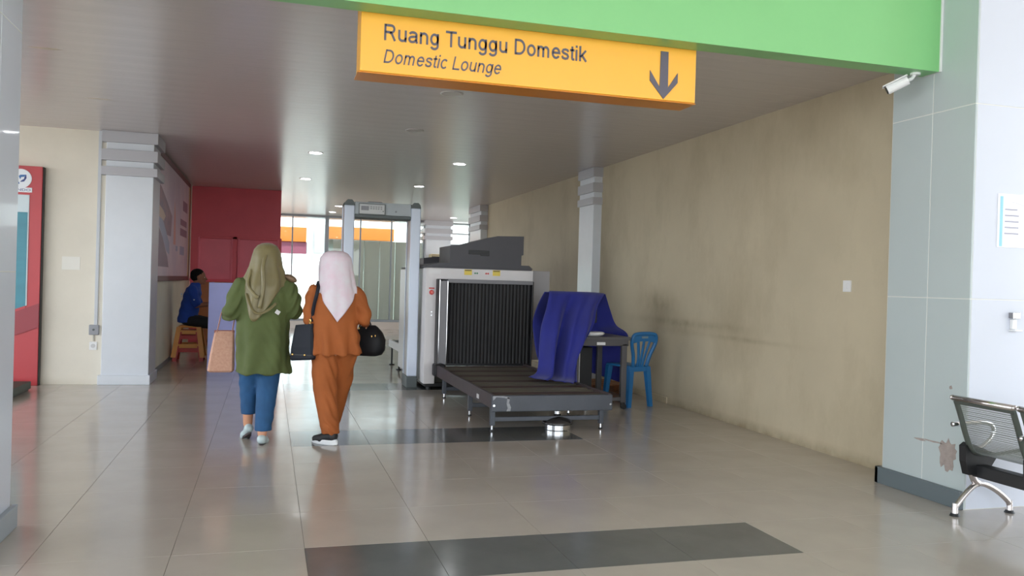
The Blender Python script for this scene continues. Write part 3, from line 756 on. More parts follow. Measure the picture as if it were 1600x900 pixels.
tw = thing('computer_tower', 'black computer tower with a white front under the desk', 'computer', (3.36, 8.7, 0))
MB().bbox((3.30, 8.74, .14), (3.50, 8.93, .62), .006).build('case', M_BLACK, tw, world=True)
MB().bbox((3.245, 8.60, .14), (3.30, 8.93, .62), .006).build('front_bezel', M_WHITE, tw, world=True)
MB().bbox((3.24, 8.6, 0), (3.52, 8.93, .02), .003).build('stand_base', M_BLACK, tw, world=True); MB().bbox((3.34, 8.7, .018), (3.40, 8.9, .142), .003).build('stand_post', M_BLACK, tw, world=True)
pal = thing('wooden_pallet', 'small brown wooden pallet on the floor behind the desk', 'pallet', (3.85, 9.6, 0))
M_WOOD = mat('pallet_wood', (140, 92, 58), .7, var=.2, scale=8, stretch=(1, 8, 1))
for k in range(4): MB().bbox((3.55, 9.3+.17*k, .11), (4.2, 9.42+.17*k, .128), .003).build('deck_board', M_WOOD, pal, world=True)
for x_ in (3.56, 3.84, 4.12):
    for y_ in (9.3, 9.55, 9.80): MB().bbox((x_, y_, .018), (x_+.08, y_+.11, .11), .003).build('block', M_WOOD, pal, world=True)
for x_ in (3.56, 3.84, 4.12): MB().bbox((x_, 9.3, 0), (x_+.08, 9.93, .018), .003).build('base_board', M_WOOD, pal, world=True)

# blue cloth: one sheet lying over the monitor, front fall onto the conveyor, back fall behind the desk
M_CLOTH = mat('royal_blue_cloth', (34, 42, 136), .75, var=.10, scale=4, bump=.15, bscale=300, sheen=.15)
def cr(a, b, c, d, t): return .5*((2*b) + (c-a)*t + (2*a-5*b+4*c-d)*t*t + (3*b-a-3*c+d)*t**3)
def cloth(name, rows, label, nu=10, nv=9, fold=None, parent=None):
    R_ = [[Vector(p) for p in r] for r in rows]
    def sm(line, n):
        out = []
        for i in range(len(line)-1):
            for j in range(n):
                out.append(cr(line[max(i-1, 0)], line[i], line[i+1], line[min(i+2, len(line)-1)], j/n))
        return out + [line[-1]]
    R2 = [sm(r, nu) for r in R_]
    cols = [sm([R2[i][j] for i in range(len(R2))], nv) for j in range(len(R2[0]))]
    nr_, nc = len(cols[0]), len(cols)
    vs = []; fs = []
    for i in range(nr_):
        for j in range(nc):
            p = cols[j][i].copy()
            if fold: p += fold(i/(nr_-1), j/(nc-1))
            vs.append(p)
    for i in range(nr_-1):
        for j in range(nc-1): fs.append((i*nc+j, i*nc+j+1, (i+1)*nc+j+1, (i+1)*nc+j))
    b = MB(); b.add(vs, fs)
    o = b.build(name, M_CLOTH, parent, smooth=True, world=parent is not None, fix=False); solid(o, .006)
    return o
cl = thing('blue_cloth', 'royal blue cloth draped over a monitor, trailing onto the conveyor rollers', 'cloth', (3.1, 8.4, .33))
front = [
  [(2.935, 8.66, 1.232), (3.05, 8.665, 1.232), (3.18, 8.665, 1.230), (3.32, 8.665, 1.230), (3.45, 8.66, 1.228), (3.57, 8.65, 1.222)],
  [(2.905, 8.55, 1.222), (3.02, 8.555, 1.222), (3.16, 8.545, 1.220), (3.30, 8.545, 1.220), (3.42, 8.53, 1.218), (3.53, 8.53, 1.212)],
  [(2.84, 8.45, 1.06), (2.95, 8.40, 1.07), (3.07, 8.46, 1.05), (3.19, 8.38, 1.06), (3.28, 8.33, 1.06), (3.395, 8.37, 1.08)],
  [(2.755, 8.36, .87), (2.86, 8.22, .86), (2.97, 8.32, .85), (3.07, 8.20, .87), (3.17, 8.13, .88), (3.295, 8.20, .92)],
  [(2.725, 8.32, .70), (2.81, 8.12, .68), (2.92, 8.26, .68), (3.0, 8.08, .69), (3.10, 8.03, .72), (3.195, 8.14, .78)],
  [(2.70, 8.26, .52), (2.78, 8.04, .50), (2.87, 8.20, .50), (2.93, 7.98, .50), (2.995, 7.93, .54), (3.06, 8.04, .62)],
  [(2.66, 8.20, .40), (2.74, 7.96, .39), (2.82, 8.10, .385), (2.88, 7.86, .385), (2.94, 7.82, .40), (2.995, 7.92, .46)],
  [(2.57, 8.16, .352), (2.66, 7.94, .350), (2.75, 7.92, .348), (2.82, 7.74, .348), (2.88, 7.68, .348), (2.925, 7.72, .354)]]
ff = lambda i, j: Vector((0, -.030*sin(j*24 + 2.2*i)*min(1, i*2.2), .009*abs(sin(j*19+1))*max(0, i*6-5)))
cloth('front_fall', front, '', fold=ff, parent=cl)
back = [
  [(3.59, 8.64, 1.218), (3.52, 8.74, 1.218), (3.20, 8.72, 1.225), (2.90, 8.70, 1.225)],
  [(3.70, 8.74, 1.03), (3.56, 8.86, 1.05), (3.22, 8.88, 1.08), (2.88, 8.86, 1.08)],
  [(3.79, 8.78, .87), (3.62, 8.98, .86), (3.25, 9.02, .9), (2.88, 9.02, .9)],
  [(3.97, 8.84, .742), (3.72, 9.03, .72), (3.30, 9.05, .74), (2.9, 9.05, .74)],
  [(3.97, 8.93, .45), (3.70, 9.06, .40), (3.36, 9.08, .45), (2.95, 9.06, .5)],
  [(3.97, 9.02, .19), (3.72, 9.07, .27), (3.40, 9.09, .36), (3.0, 9.07, .42)]]
cloth('back_fall', back, '', nu=12, fold=lambda i, j: Vector((0, .014*sin(j*26)*i, 0)), parent=cl)

# ------------------------------------------------------------------ blue plastic chair by the right wall
M_BLUEP = mat('blue_plastic', (36, 108, 164), .4, var=.05, scale=4)
ch = thing('plastic_chair', 'blue plastic chair with a slotted back between desk and beige wall', 'chair', (3.866, 8.583, 0), math.radians(15))
# local frame: chair faces +Y, back towards the camera; origin midway under the seat
b = MB()
rg = lambda z, w, d0, d1: [(-w, d0, z), (w, d0, z), (w*1.02, d1, z), (-w*1.02, d1, z)]
b.bbox((-.150, -.19, .425), (.150, .21, .448), .012); b.build('seat', M_BLUEP, ch, smooth=True)
MB().bbox((-.150, -.205, .385), (.150, -.185, .44), .006).build('seat_apron', M_BLUEP, ch)
for sx in (-1, 1):
    for sy in (-1, 1):
        x_, y_ = .115*sx, (.19 if sy > 0 else -.18)
        l = MB()
        l.rings([[(x_+.035*sx*0-.030, y_-.028, .43), (x_+.030, y_-.028, .43), (x_+.030, y_+.028, .43), (x_-.030, y_+.028, .43)],
                 [(x_+.035*sx-.022, y_+.03*sy-.02, 0), (x_+.035*sx+.022, y_+.03*sy-.02, 0), (x_+.035*sx+.022, y_+.03*sy+.02, 0), (x_+.035*sx-.022, y_+.03*sy+.02, 0)]])
        l.build('leg', M_BLUEP, ch)
def cy_back(z): return -.195 - (z-.44)*.22
def arc(pts, r): return MB().tube([(x, cy_back(z), z) for x, z in pts], r, 8, 6, flat=(r, .011))
bk = MB().tube([(x*(.80 if z > .6 else .62), cy_back(z), z) for x, z in ((-.15, .44), (-.185, .56), (-.205, .70), (-.195, .775), (-.14, .80), (0, .806), (.14, .80), (.195, .775), (.205, .70), (.185, .56), (.15, .44))], .03, 10, 5, flat=(.020, .022)).build('back_frame', M_BLUEP, ch, smooth=True)
b = MB(); b.prism([(-.158, .70), (-.06, .72), (.06, .72), (.158, .70), (.155, .79), (.06, .80), (-.06, .80), (-.155, .79)], -.256, -.270); b.build('top_rail', M_BLUEP, ch)
MB().bbox((-.045, -.2745, .752), (.045, -.2685, .776), .002).build('hand_slot', mat('slot_grey', (120, 140, 150), .6), ch)  # grey plate laid on the rail as the slot
for x_ in (-.062, 0, .062):
    MB().tube([(x_*.6, cy_back(.44), .44), (x_*.7, cy_back(.55)-.004, .55), (x_*1.35, cy_back(.74), .735)], .02, 8, 5, flat=(.019, .008)).build('back_slat', M_BLUEP, ch, smooth=True)

# chrome barrier base parked under the conveyor's end
st = thing('barrier_post_base', 'chrome round barrier base with domed dark top under the conveyor end', 'barrier base', (2.545, 7.16, 0))
n_ = 30; rr = lambda r, z: [(r*cos(2*pi*i/n_), r*sin(2*pi*i/n_), z) for i in range(n_)]
MB().rings([rr(.118, 0), rr(.12, .004), rr(.12, .046), rr(.116, .05)]).build('weighted_ring', M_CHROME, st, smooth=False)
MB().rings([rr(.14, .052), rr(.142, .062), rr(.125, .085), rr(.09, .105), rr(.05, .118), rr(.03, .125), rr(.028, .15)]).build('dome_cover', mat('smoked_dome', (52, 50, 50), .12, coat=.5), st, smooth=True)
MB().cyl((0, 0, .14), (0, 0, .165), .032, .032, 18).build('post_socket', M_CHROME, st)

# ------------------------------------------------------------------ airport bench at the right edge
M_MESH = bpy.data.materials.new('perforated_dark_steel'); M_MESH.use_nodes = True
_nt = M_MESH.node_tree; _p = _nt.nodes['Principled BSDF']
_p.inputs['Base Color'].default_value = lin((150, 156, 150)); _p.inputs['Metallic'].default_value = .5; _p.inputs['Roughness'].default_value = .4
_tc = _nt.nodes.new('ShaderNodeTexCoord'); _v = _nt.nodes.new('ShaderNodeTexVoronoi'); _v.inputs['Scale'].default_value = 210; _v.inputs['Randomness'].default_value = 0.0
_nt.links.new(_tc.outputs['Object'], _v.inputs['Vector'])
_m = _nt.nodes.new('ShaderNodeMath'); _m.operation = 'GREATER_THAN'; _m.inputs[1].default_value = .43
_nt.links.new(_v.outputs['Distance'], _m.inputs[0]); _nt.links.new(_m.outputs[0], _p.inputs['Alpha'])
M_BFRAME = mat('bench_olive_grey_frame', (86, 92, 86), .4, metal=.3)
M_CAST = mat('cast_aluminium', (206, 200, 198), .22, metal=.95)
be = thing('airport_bench', 'perforated steel airport bench with chrome legs against the white pier', 'bench', (4.15, 4.0, 0))
BW = lambda mb, n, m, **k: mb.build(n, m, be, world=True, **k)
bx = lambda z: 3.995 - (z-.40)*.36 if z > .40 else 3.995
for k in range(3):
    ya, yb = 4.0 - .455*k, 3.575 - .455*k
    prof = [(3.880, .712), (3.925, .60), (3.965, .49), (4.005, .41), (4.06, .375), (4.2, .37), (4.35, .385), (4.46, .40), (4.50, .375)]
    def sheet(y0, y1, th):
        b = MB(); up = [(x, z) for x, z in prof]
        vs = []; fs = []
        for (x, z) in up: vs += [(x, y0, z), (x, y1, z)]
        for i in range(len(up)-1): fs.append((2*i, 2*i+1, 2*i+3, 2*i+2))
        b.add(vs, fs); return b
    s1 = BW(sheet(ya-.03, yb+.03, 0), 'seat_shell', M_MESH, smooth=True)
    for y_ in (ya-.018, yb+.018):
        BW(MB().tube([(x, y_, z) for x, z in prof], .02, 8, 3, flat=(.022, .010)), 'side_frame', M_BFRAME, smooth=True)
    BW(MB().tube([(3.880, ya-.004, .708), (3.880, yb+.004, .708)], .017, 10, 1), 'top_rail', M_CAST, smooth=True)
    BW(MB().tube([(3.884, ya-.01, .692), (3.884, yb+.01, .692)], .02, 10, 1, flat=(.008, .018)), 'head_band', M_BFRAME)
    for y_ in (ya, yb): BW(MB().ellipsoid((3.878, y_, .71), (.018, .012, .016)), 'end_knob', M_CAST, smooth=True)
for y_ in (4.02, 3.555):
    BW(MB().tube([(3.90, y_, .548), (3.95, y_, .55), (4.06, y_, .556), (4.16, y_, .552), (4.205, y_, .52), (4.20, y_, .47), (4.14, y_, .42), (4.085, y_, .395)], .014, 10, 4, flat=(.012, .015)), 'armrest', M_CHROME, smooth=True)
BW(MB().bbox((4.055, 2.5, .235), (4.13, 4.06, .31), .006), 'seat_beam', M_BLACK)
for y_ in (3.985, 3.545): BW(MB().prism([(3.97, .42), (4.0, .44), (4.2, .37), (4.2, .345), (4.13, .25), (4.0, .25), (3.975, .33)], y_, y_+.05), 'seat_bracket', M_BLACK)
for y_ in (4.03, 2.6):
    lg = BW(MB().tube([(4.055, y_, .36), (4.06, y_, .28), (4.085, y_, .21), (4.12, y_, .185)], .03, 10, 4, flat=(.022, .02)), 'leg', M_CAST, smooth=True)
    MB().tube([(4.12, y_, .19), (4.07, y_, .165), (4.01, y_, .115), (3.955, y_, .055), (3.95, y_, .045)], .02, 10, 4, flat=(.016, .017)).build('foot_spar', M_CAST, lg, smooth=True, world=True)
    MB().tube([(4.10, y_, .19), (4.17, y_, .178), (4.26, y_, .135), (4.34, y_, .075), (4.355, y_, .05)], .02, 10, 4, flat=(.016, .017)).build('foot_spar', M_CAST, lg, smooth=True, world=True)
    for x_ in (3.95, 4.358):
        MB().cyl((x_, y_, .015), (x_, y_, .075), .018, .016).build('foot_post', M_CAST, lg, world=True)
        MB().cyl((x_, y_, 0), (x_, y_, .016), .030, .022).build('foot_pad', M_BLACK, lg, world=True)

# ------------------------------------------------------------------ small fittings on the right
nt_ = thing('wall_notice', 'white printed notice with a pale blue left stripe on the right pier', 'notice', (4.43, 4.13, 1.6))
MB().bbox((4.30, 4.124, 1.615), (4.56, 4.1298, 1.945), .001).build('sheet', mat('notice_paper', (250, 251, 253), .4), nt_, world=True)
MB().bbox((4.314, 4.122, 1.62), (4.336, 4.1245, 1.93), .001).build('blue_stripe', mat('pale_cyan_print', (150, 208, 228), .4), nt_, world=True)
M_PRINT = mat('grey_print', (168, 168, 184), .5)
for k in range(5): MB().bbox((4.352, 4.1225, 1.845-.037*k), (4.46 - (.012 if k == 0 else 0), 4.1243, 1.854-.037*k), .0005).build('print_line', M_PRINT, nt_, world=True)
MB().tube([(4.345, 4.123, 1.893), (4.40, 4.123, 1.896), (4.46, 4.123, 1.888), (4.55, 4.123, 1.86)], .002, 6, 3).build('print_curve', mat('faint_print', (214, 212, 222), .5), nt_, world=True)
hk = thing('wall_dispenser', 'small chrome and white fitting on the white pier below the notice', 'dispenser', (4.45, 4.13, 1.15))
MB().bbox((4.415, 4.095, 1.175), (4.47, 4.13, 1.215), .004).build('chrome_cap', M_CHROME, hk, world=True)
MB().bbox((4.412, 4.10, 1.178), (4.424, 4.13, 1.212), .002).build('dark_end', M_XFRAME, hk, world=True)
MB().bbox((4.42, 4.105, 1.11), (4.455, 4.13, 1.172), .005).build('white_body', M_WHITE, hk, world=True)
MB().bbox((4.412, 4.08, 1.098), (4.475, 4.13, 1.108), .003).build('drip_lip', M_WHITE, hk, world=True)
sw = thing('wall_switch', 'single white light switch on the long beige wall', 'switch', (4.365, 5.58, 1.36))
MB().bbox((4.352, 5.535, 1.315), (4.366, 5.625, 1.405), .004).build('switch_plate', M_WHITE, sw, world=True)
MB().bbox((4.346, 5.567, 1.34), (4.353, 5.593, 1.38), .002).build('rocker', M_WHITE, sw, world=True)

# ------------------------------------------------------------------ left: banner, box, conduit, socket, paper
M_BRED = mat('banner_red_print', (188, 62, 68), .4, var=.03, scale=1)
M_BRED2 = mat('banner_deep_red_print', (150, 50, 60), .4)
ba = thing('display_stand', 'tall red display stand with a teal window against the cream wall', 'display stand', (-2.9, 10.5, 0))
BB = lambda a, b, n, m, r=.004: MB().bbox(a, b, r).build(n, m, ba, world=True)
BB((-3.6, 10.56, 0), (-2.478, 10.64, 2.47), 'panel', M_BRED)
BB((-2.478, 10.57, 0), (-2.468, 10.65, 2.47), 'edge_frame', M_BLACK)
BB((-3.5, 10.552, .9), (-2.602, 10.562, 2.145), 'window_print', mat('pale_sky_print', (200, 214, 220), .35))
BB((-3.5, 10.550, .75), (-2.615, 10.559, 1.95), 'sea_print', mat('teal_sea_print', (52, 132, 150), .35, var=.12, scale=1.2, stretch=(.4, 1, 3)))
MB().prism([(-3.6, .22), (-2.478, .66), (-2.478, .93), (-3.6, .47)], 10.548, 10.556).build('diagonal_band', M_BRED2, ba, world=True)
MB().prism([(-3.5, .56), (-2.615, .90), (-2.615, .74), (-3.5, .42)], 10.5485, 10.556).build('lower_mask', M_BRED, ba, world=True)
M_LOGOW = mat('logo_white_print', (232, 236, 242), .4); M_LOGOB = mat('logo_blue_print', (48, 104, 168), .4); M_LOGOD = mat('logo_navy_print', (44, 60, 124), .4)
lo = MB(); pts = []
for i in range(36):
    a = 2*pi*i/36; pts.append((-2.695 + .110*cos(a), 2.325 + .108*sin(a)))
lo.prism(pts, 10.5535, 10.561); lo.build('logo_badge', M_LOGOW, ba, world=True)
BB((-2.88, 10.5525, 2.172), (-2.578, 10.561, 2.226), 'logo_strip', M_LOGOW, .003)
MB().prism([(-2.715, 2.35), (-2.700, 2.365), (-2.64, 2.37), (-2.66, 2.345), (-2.69, 2.34), (-2.70, 2.315)], 10.5515, 10.554).build('logo_leaf', M_LOGOB, ba, world=True)
MB().prism([(-2.64, 2.37), (-2.637, 2.33), (-2.66, 2.292), (-2.70, 2.285), (-2.685, 2.305), (-2.662, 2.32), (-2.657, 2.345)], 10.5515, 10.554).build('logo_leaf', M_LOGOD, ba, world=True)
MB().prism([(-2.725, 2.30), (-2.712, 2.285), (-2.705, 2.265), (-2.715, 2.262), (-2.735, 2.285)], 10.5515, 10.554).build('logo_drop', M_LOGOB, ba, world=True)
text('logo_letter', 'PELINDO', mat('logo_grey_blue_print', (96, 106, 150), .5), ba, (-2.86, 10.5525, 2.186), .265, .026, depth=.002)
gb = thing('green_box', 'low dark green box on the floor in front of the red stand', 'box', (-2.7, 9.9, 0))
MB().bbox((-3.2, 9.2, .02), (-2.44, 10.15, .10), .008).build('body', mat('dark_green_board', (44, 62, 52), .5, var=.1), gb, world=True)
MB().bbox((-3.19, 9.22, 0), (-2.46, 10.13, .021), .003).build('feet', M_BLACK, gb, world=True)
cd = thing('cable_trunking', 'grey vertical cable trunking ending in a junction box beside the column', 'trunking', (-1.91, 10.66, .6))
MB().bbox((-1.925, 10.635, .68), (-1.89, 10.661, CZ), .003).build('trunking_channel', mat('trunking_grey', (196, 200, 206), .4), cd, world=True)
MB().bbox((-1.975, 10.62, .575), (-1.872, 10.661, .69), .006).build('junction_box', mat('junction_grey', (150, 152, 158), .4), cd, world=True)
MB().cyl((-1.925, 10.612, .635), (-1.925, 10.622, .635), .012).build('knob', M_GATED, cd, world=True)
MB().bbox((-1.935, 10.648, .50), (-1.918, 10.661, .58), .002).build('short_conduit', mat('conduit_pale', (186, 180, 168), .5), cd, world=True)
so = thing('wall_socket', 'white power socket low on the cream wall under the junction box', 'socket', (-1.93, 10.66, .43))
MB().bbox((-1.97, 10.642, .40), (-1.89, 10.661, .495), .005).build('socket_plate', M_WHITE, so, world=True)
MB().cyl((-1.93, 10.638, .447), (-1.93, 10.643, .447), .024, .024, 18).build('socket_well', mat('socket_well', (200, 200, 200), .5), so, world=True)
pa = MB().bbox((-2.28, 10.655, 1.32), (-2.09, 10.661, 1.47), .001).build('taped_paper', mat('pale_paper', (236, 234, 226), .6))
tag(pa, 'pale blank paper stuck on the cream wall', 'paper')

# ------------------------------------------------------------------ framed mural on the left wall
mu = thing('framed_mural', 'large framed photo mural in a wine frame on the left wall', 'mural', (-1.39, 13.6, 1.25))
M_FRAME = mat('wine_frame', (104, 52, 52), .4); M_MUR = mat('mural_lilac_print', (226, 208, 214), .4, var2=(198, 182, 200), scale=1.1)
y0, y1, z0, z1 = 11.3, 15.9, 1.255, 2.88
MW = lambda mb, n, m: mb.build(n, m, mu, world=True)
MW(MB().box((-1.404, y0, z0), (-1.384, y1, z1)), 'print', M_MUR)
for a, b_ in (((-1.404, y0, z0-.05), (-1.372, y1+.06, z0+.02)), ((-1.404, y0, z1-.04), (-1.372, y1+.06, z1+.03)), ((-1.404, y1, z0-.05), (-1.372, y1+.06, z1+.03)), ((-1.404, y0-.05, z0-.05), (-1.372, y0+.02, z1+.03))):
    MW(MB().bbox(a, b_, .004), 'frame_bar', M_FRAME)
MW(MB().bbox((-1.39, y1-.10, z0+.02), (-1.378, y1-.03, z1-.04), .002), 'gold_edge', mat('pale_gold_edge', (222, 196, 130), .4))
M_MROAD = mat('mural_road_print', (132, 108, 124), .45, var=.1); M_MBRN = mat('mural_buildings_print', (168, 124, 132), .45, var2=(126, 104, 124), scale=2.4, stretch=(1, 1, 2))
M_MBLU = mat('mural_blue_print', (158, 164, 190), .45); M_MTXT = mat('mural_dark_print', (140, 108, 128), .45); M_MSALM = mat('mural_salmon_print', (222, 160, 146), .45); M_MTAN = mat('mural_tan_print', (206, 176, 156), .45)
def pr2(poly, m, n, k): MW(MB().prism(poly, -1.3845, -1.3835 + .0006*k, 'X'), n, m)
pr2([(11.35, 1.40), (12.9, 1.40), (12.7, 1.55), (12.1, 1.8), (11.35, 2.02)], M_MROAD, 'road_print', 0)
pr2([(11.35, 2.02), (11.9, 1.90), (12.5, 1.85), (13.1, 1.85), (13.2, 2.15), (12.6, 2.3), (11.9, 2.45), (11.35, 2.5)], M_MBRN, 'buildings_print', 0)
pr2([(11.6, 1.98), (12.6, 1.62), (12.95, 1.58), (12.9, 1.75), (12.2, 2.0), (11.7, 2.1)], M_MBLU, 'water_print', 1)
pr2([(11.7, 2.05), (12.2, 2.02), (12.4, 2.1), (12.1, 2.16), (11.7, 2.2)], M_MTAN, 'roof_print', 2)
pr2([(13.45, 1.75), (13.75, 1.75), (13.65, 2.2), (13.5, 2.4)], M_MSALM, 'tower_print', 1)
for za, zb, ya, yb in ((2.35, 2.52, 14.75, 15.5), (2.10, 2.2, 14.4, 15.45), (1.93, 2.05, 14.4, 15.5), (1.62, 1.76, 14.4, 15.1), (1.66, 1.74, 13.8, 14.05)):
    pr2([(ya, za), (yb, za), (yb, zb), (ya, zb)], M_MTXT if zb > 1.8 else M_MBLU, 'print_block', 1)

# ------------------------------------------------------------------ lavender counter
ct = thing('service_counter', 'lavender painted counter between the seated man and the woman in green', 'counter', (-.42, 12.5, 0))
M_LAV = mat('lavender_paint', (184, 190, 250), .45, var=.05, scale=2)
MB().bbox((-.785, 12.2, 0), (-.02, 12.24, 1.205), .005).build('front_board', M_LAV, ct, world=True)
MB().bbox((-.785, 12.24, 0), (-.745, 12.8, 1.205), .005).build('side_board', M_LAV, ct, world=True)
MB().bbox((-.06, 12.24, 0), (-.02, 12.8, 1.205), .005).build('side_board', M_LAV, ct, world=True)
MB().bbox((-.745, 12.24, .80), (-.06, 12.78, .83), .004).build('work_shelf', M_LAV, ct, world=True)

# ------------------------------------------------------------------ nested stools under the man
M_STO = mat('orange_yellow_plastic', (226, 152, 62), .4, var=.04); M_STR = mat('red_plastic_stool', (190, 44, 38), .4)
def stool(name, label, loc, s, top, m):
    t = thing(name, label, 'stool', loc, group='nested plastic stools at the left wall')
    hw, bw = .135*s, .205*s
    MB().bbox((-hw-.005, -hw-.005, top-.035), (hw+.005, hw+.005, top), .010).build('seat', m, t)
    zz = lambda z: bw + (hw-bw)*z/top
    for sx in (-1, 1):
        for sy in (-1, 1):
            l = MB(); w = .034*s
            def sq(z):
                c = zz(z); a = c*sx; b_ = c*sy
                return [(a-sx*2*w*0 - w, b_-w, z), (a+w, b_-w, z), (a+w, b_+w, z), (a-w, b_+w, z)]
            l.rings([sq(0), sq(top-.02)]); l.build('leg', m, t)
    for z in (.19*top/.53, top-.10):
        c = zz(z)
        for sy in (-1, 1):
            MB().box((-c, c*sy-.010, z-.03), (c, c*sy+.010, z+.03)).build('rail', m, t)
            MB().box((c*sy-.010, -c, z-.03), (c*sy+.010, c, z+.03)).build('rail', m, t)
    return t
stool('plastic_stool', 'red plastic stool nested under the orange one at the left wall', (-1.135, 13.62, 0), .93, .46, M_STR)
so_ = stool('plastic_stool', 'orange plastic stool under the seated man at the left wall', (-1.135, 13.62, 0.06), 1.0, .475, M_STO)

# ------------------------------------------------------------------ people
M_SKIN = mat('warm_skin', (206, 150, 118), .55, var=.04, scale=20)
M_SKIN_D = mat('brown_skin', (150, 98, 72), .55, var=.04, scale=20)
M_HAIR = mat('black_hair', (18, 16, 16), .75, spec=.15)
M_EYEW = mat('eye_white', (230, 226, 220), .3); M_EYED = mat('eye_dark', (34, 24, 20), .2); M_LIP = mat('lip', (168, 92, 84), .5)

def hand(b, wrist, dirv, palm_n, side, s=1.0, curl=.5):
    """palm, four unequal bent fingers and a thumb leaving the palm's side"""
    w = Vector(wrist); d = Vector(dirv).normalized(); n = Vector(palm_n); n = (n - d*n.dot(d)).normalized(); t = d.cross(n)*side
    k = w + d*.085*s
    for u in (-.026, -.009, .009, .026): b.capsule(w + t*u*.7*s + d*.01*s, .014*s, k + t*u*s, .012*s, 10, 4)
    for u, L in ((.030, .070), (.010, .080), (-.010, .074), (-.029, .058)):
        p = k + t*u*s; a = curl*.6; q = d
        for j, (fr, rad) in enumerate(((.45, .0088), (.32, .0080), (.23, .0072))):
            q2 = (q*cos(a) + n*sin(a)).normalized()
            p2 = p + q2*L*fr*s; b.capsule(p, rad*s, p2, rad*.93*s, 8, 3); p = p2
            q = q2; a = curl*.9
    p = w + t*.030*s + d*.02*s; q = (d*.6 + t*.75 + n*.35).normalized()
    p2 = p + q*.042*s; b.capsule(p, .0115*s, p2, .0100*s, 8, 3)
    q = (d*.8 + t*.25 + n*.55).normalized(); b.capsule(p2, .0098*s, p2 + q*.032*s, .0082*s, 8, 3)

def head(b, c, s=1.0, M=None):
    """skull, jaw, nose, brows, ears; face looks along +Y (rotated by M)"""
    c = Vector(c); M = M or Matrix.Identity(3)
    P = lambda x, y, z: c + M @ Vector((x*s, y*s, z*s))
    b.ellipsoid(P(0, -.008, .022), (.074*s, .094*s, .092*s), M=M)
    b.ellipsoid(P(0, .018, -.042), (.058*s, .070*s, .070*s), M=M)
    b.capsule(P(0, .066, -.090), .020*s, P(0, .060, -.075), .026*s)
    b.capsule(P(0, .082, .008), .009*s, P(0, .104, -.030), .0135*s)
    for x in (-1, 1):
        b.capsule(P(.012*x, .083, .020), .008*s, P(.045*x, .070, .020), .008*s)
        b.capsule(P(.009*x, .096, -.034), .0095*s, P(.010*x, .09, -.034), .0095*s)
        b.ellipsoid(P(.077*x, -.008, -.006), (.010*s, .020*s, .031*s), M=M)
        b.ellipsoid(P(.040*x, .062, -.022), (.022*s, .020*s, .020*s), M=M)
    b.capsule(P(-.020, .083, -.062), .009*s, P(.020, .083, -.062), .009*s)

def face_bits(parent, c, s=1.0, M=None):
    c = Vector(c); M = M or Matrix.Identity(3); P = lambda x, y, z: c + M @ Vector((x*s, y*s, z*s))
    for x in (-1, 1):
        e = MB().ellipsoid(P(.030*x, .074, .002), (.0125*s, .008*s, .008*s), M=M).build('eye', M_EYEW, parent, smooth=True)
        MB().ellipsoid(P(.030*x, .081, .002), (.0055*s, .003*s, .0055*s), M=M).build('iris', M_EYED, e, smooth=True)
    MB().capsule(P(-.020, .090, -.060), .0052*s, P(.020, .090, -.060), .0052*s).build('lips', M_LIP, parent, smooth=True)

def foot(b, ankle, heel_z, yaw, s=1.0, pitch=0.0, r=1.0):
    """bare foot: heel, arch, ball and toes; pitch lifts the heel"""
    a = Vector(ankle); Rz = Matrix.Rotation(yaw, 3, 'Z') @ Matrix.Rotation(-pitch, 3, 'X')
    P = lambda x, y, z: a + Rz @ Vector((x*s, y*s, z*s))
    b.chain([P(0, 0, 0), P(0, -.015, -.05), P(0, .06, -.058), P(.004, .13, -.068), P(.004, .165, -.072)], [.036*s, .032*s, .030*s, .026*s, .018*s])
    b.capsule(P(-.018, .12, -.070), .022*s, P(-.012, .165, -.074), .015*s); b.capsule(P(.022, .11, -.070), .021*s, P(.024, .14, -.074), .015*s)
    return P

def body(b, j, s=1.0, stout=1.0):
    """trunk and limbs from a joint dictionary; limbs taper"""
    k = stout
    b.ellipsoid(j['pelvis'], (.135*k, .10*k, .11)); b.capsule(j['pelvis'], .115*k, j['waist'], .11*k)
    b.capsule(j['waist'], .115*k, j['chest'], .125*k); b.ellipsoid(j['chest'], (.155*k, .105*k, .15))
    b.capsule(j['chest'], .10, j['neck'], .055); b.capsule(j['neck'], .052, j['head'], .055)
    for q in 'lr':
        b.capsule(j['neck'] - Vector((0, 0, .07)), .045, j['sh'+q], .046*k)
        b.capsule(j['sh'+q], .046*k, j['el'+q], .038*k); b.capsule(j['el'+q], .038*k, j['wr'+q], .027)
        b.capsule(j['hip'+q], .080*k, j['kn'+q], .056*k); b.capsule(j['kn'+q], .054*k, (j['kn'+q]*.62 + j['an'+q]*.38) - Vector((0, .006, 0)), .048*k)
        b.capsule((j['kn'+q]*.62 + j['an'+q]*.38) - Vector((0, .006, 0)), .048*k, j['an'+q], .036)

V = lambda x, y, z: Vector((x, y, z))

# --- woman in green coat and olive headscarf
WL = thing('person', 'woman in a dark green coat, olive headscarf and blue jeans walking away', 'person', (-.03, 6.87, 0))
jl = dict(pelvis=V(-.03, 0, .80), waist=V(-.02, 0, .96), chest=V(-.01, .0, 1.14), neck=V(0, .01, 1.29), head=V(0, .03, 1.40),
          shl=V(-.165, 0, 1.235), shr=V(.175, 0, 1.235), ell=V(-.235, -.03, 1.035), elr=V(.224, -.01, 1.04), wrl=V(-.245, .23, 1.01), wrr=V(.17, .18, 1.03),
          hipl=V(-.090, .01, .76), hipr=V(.058, 0, .76), knl=V(-.098, .09, .46), knr=V(.042, .02, .45), anl=V(-.100, .12, .128), anr=V(.012, -.09, .086))
b = MB(); body(b, jl); head(b, (0, .035, 1.44)); hand(b, jl['wrl'], (.25, .9, .1), (.3, 0, -.9), 1, .95, .7); hand(b, jl['wrr'], (-.4, .8, .1), (-.3, 0, -.9), -1, .95, .5)
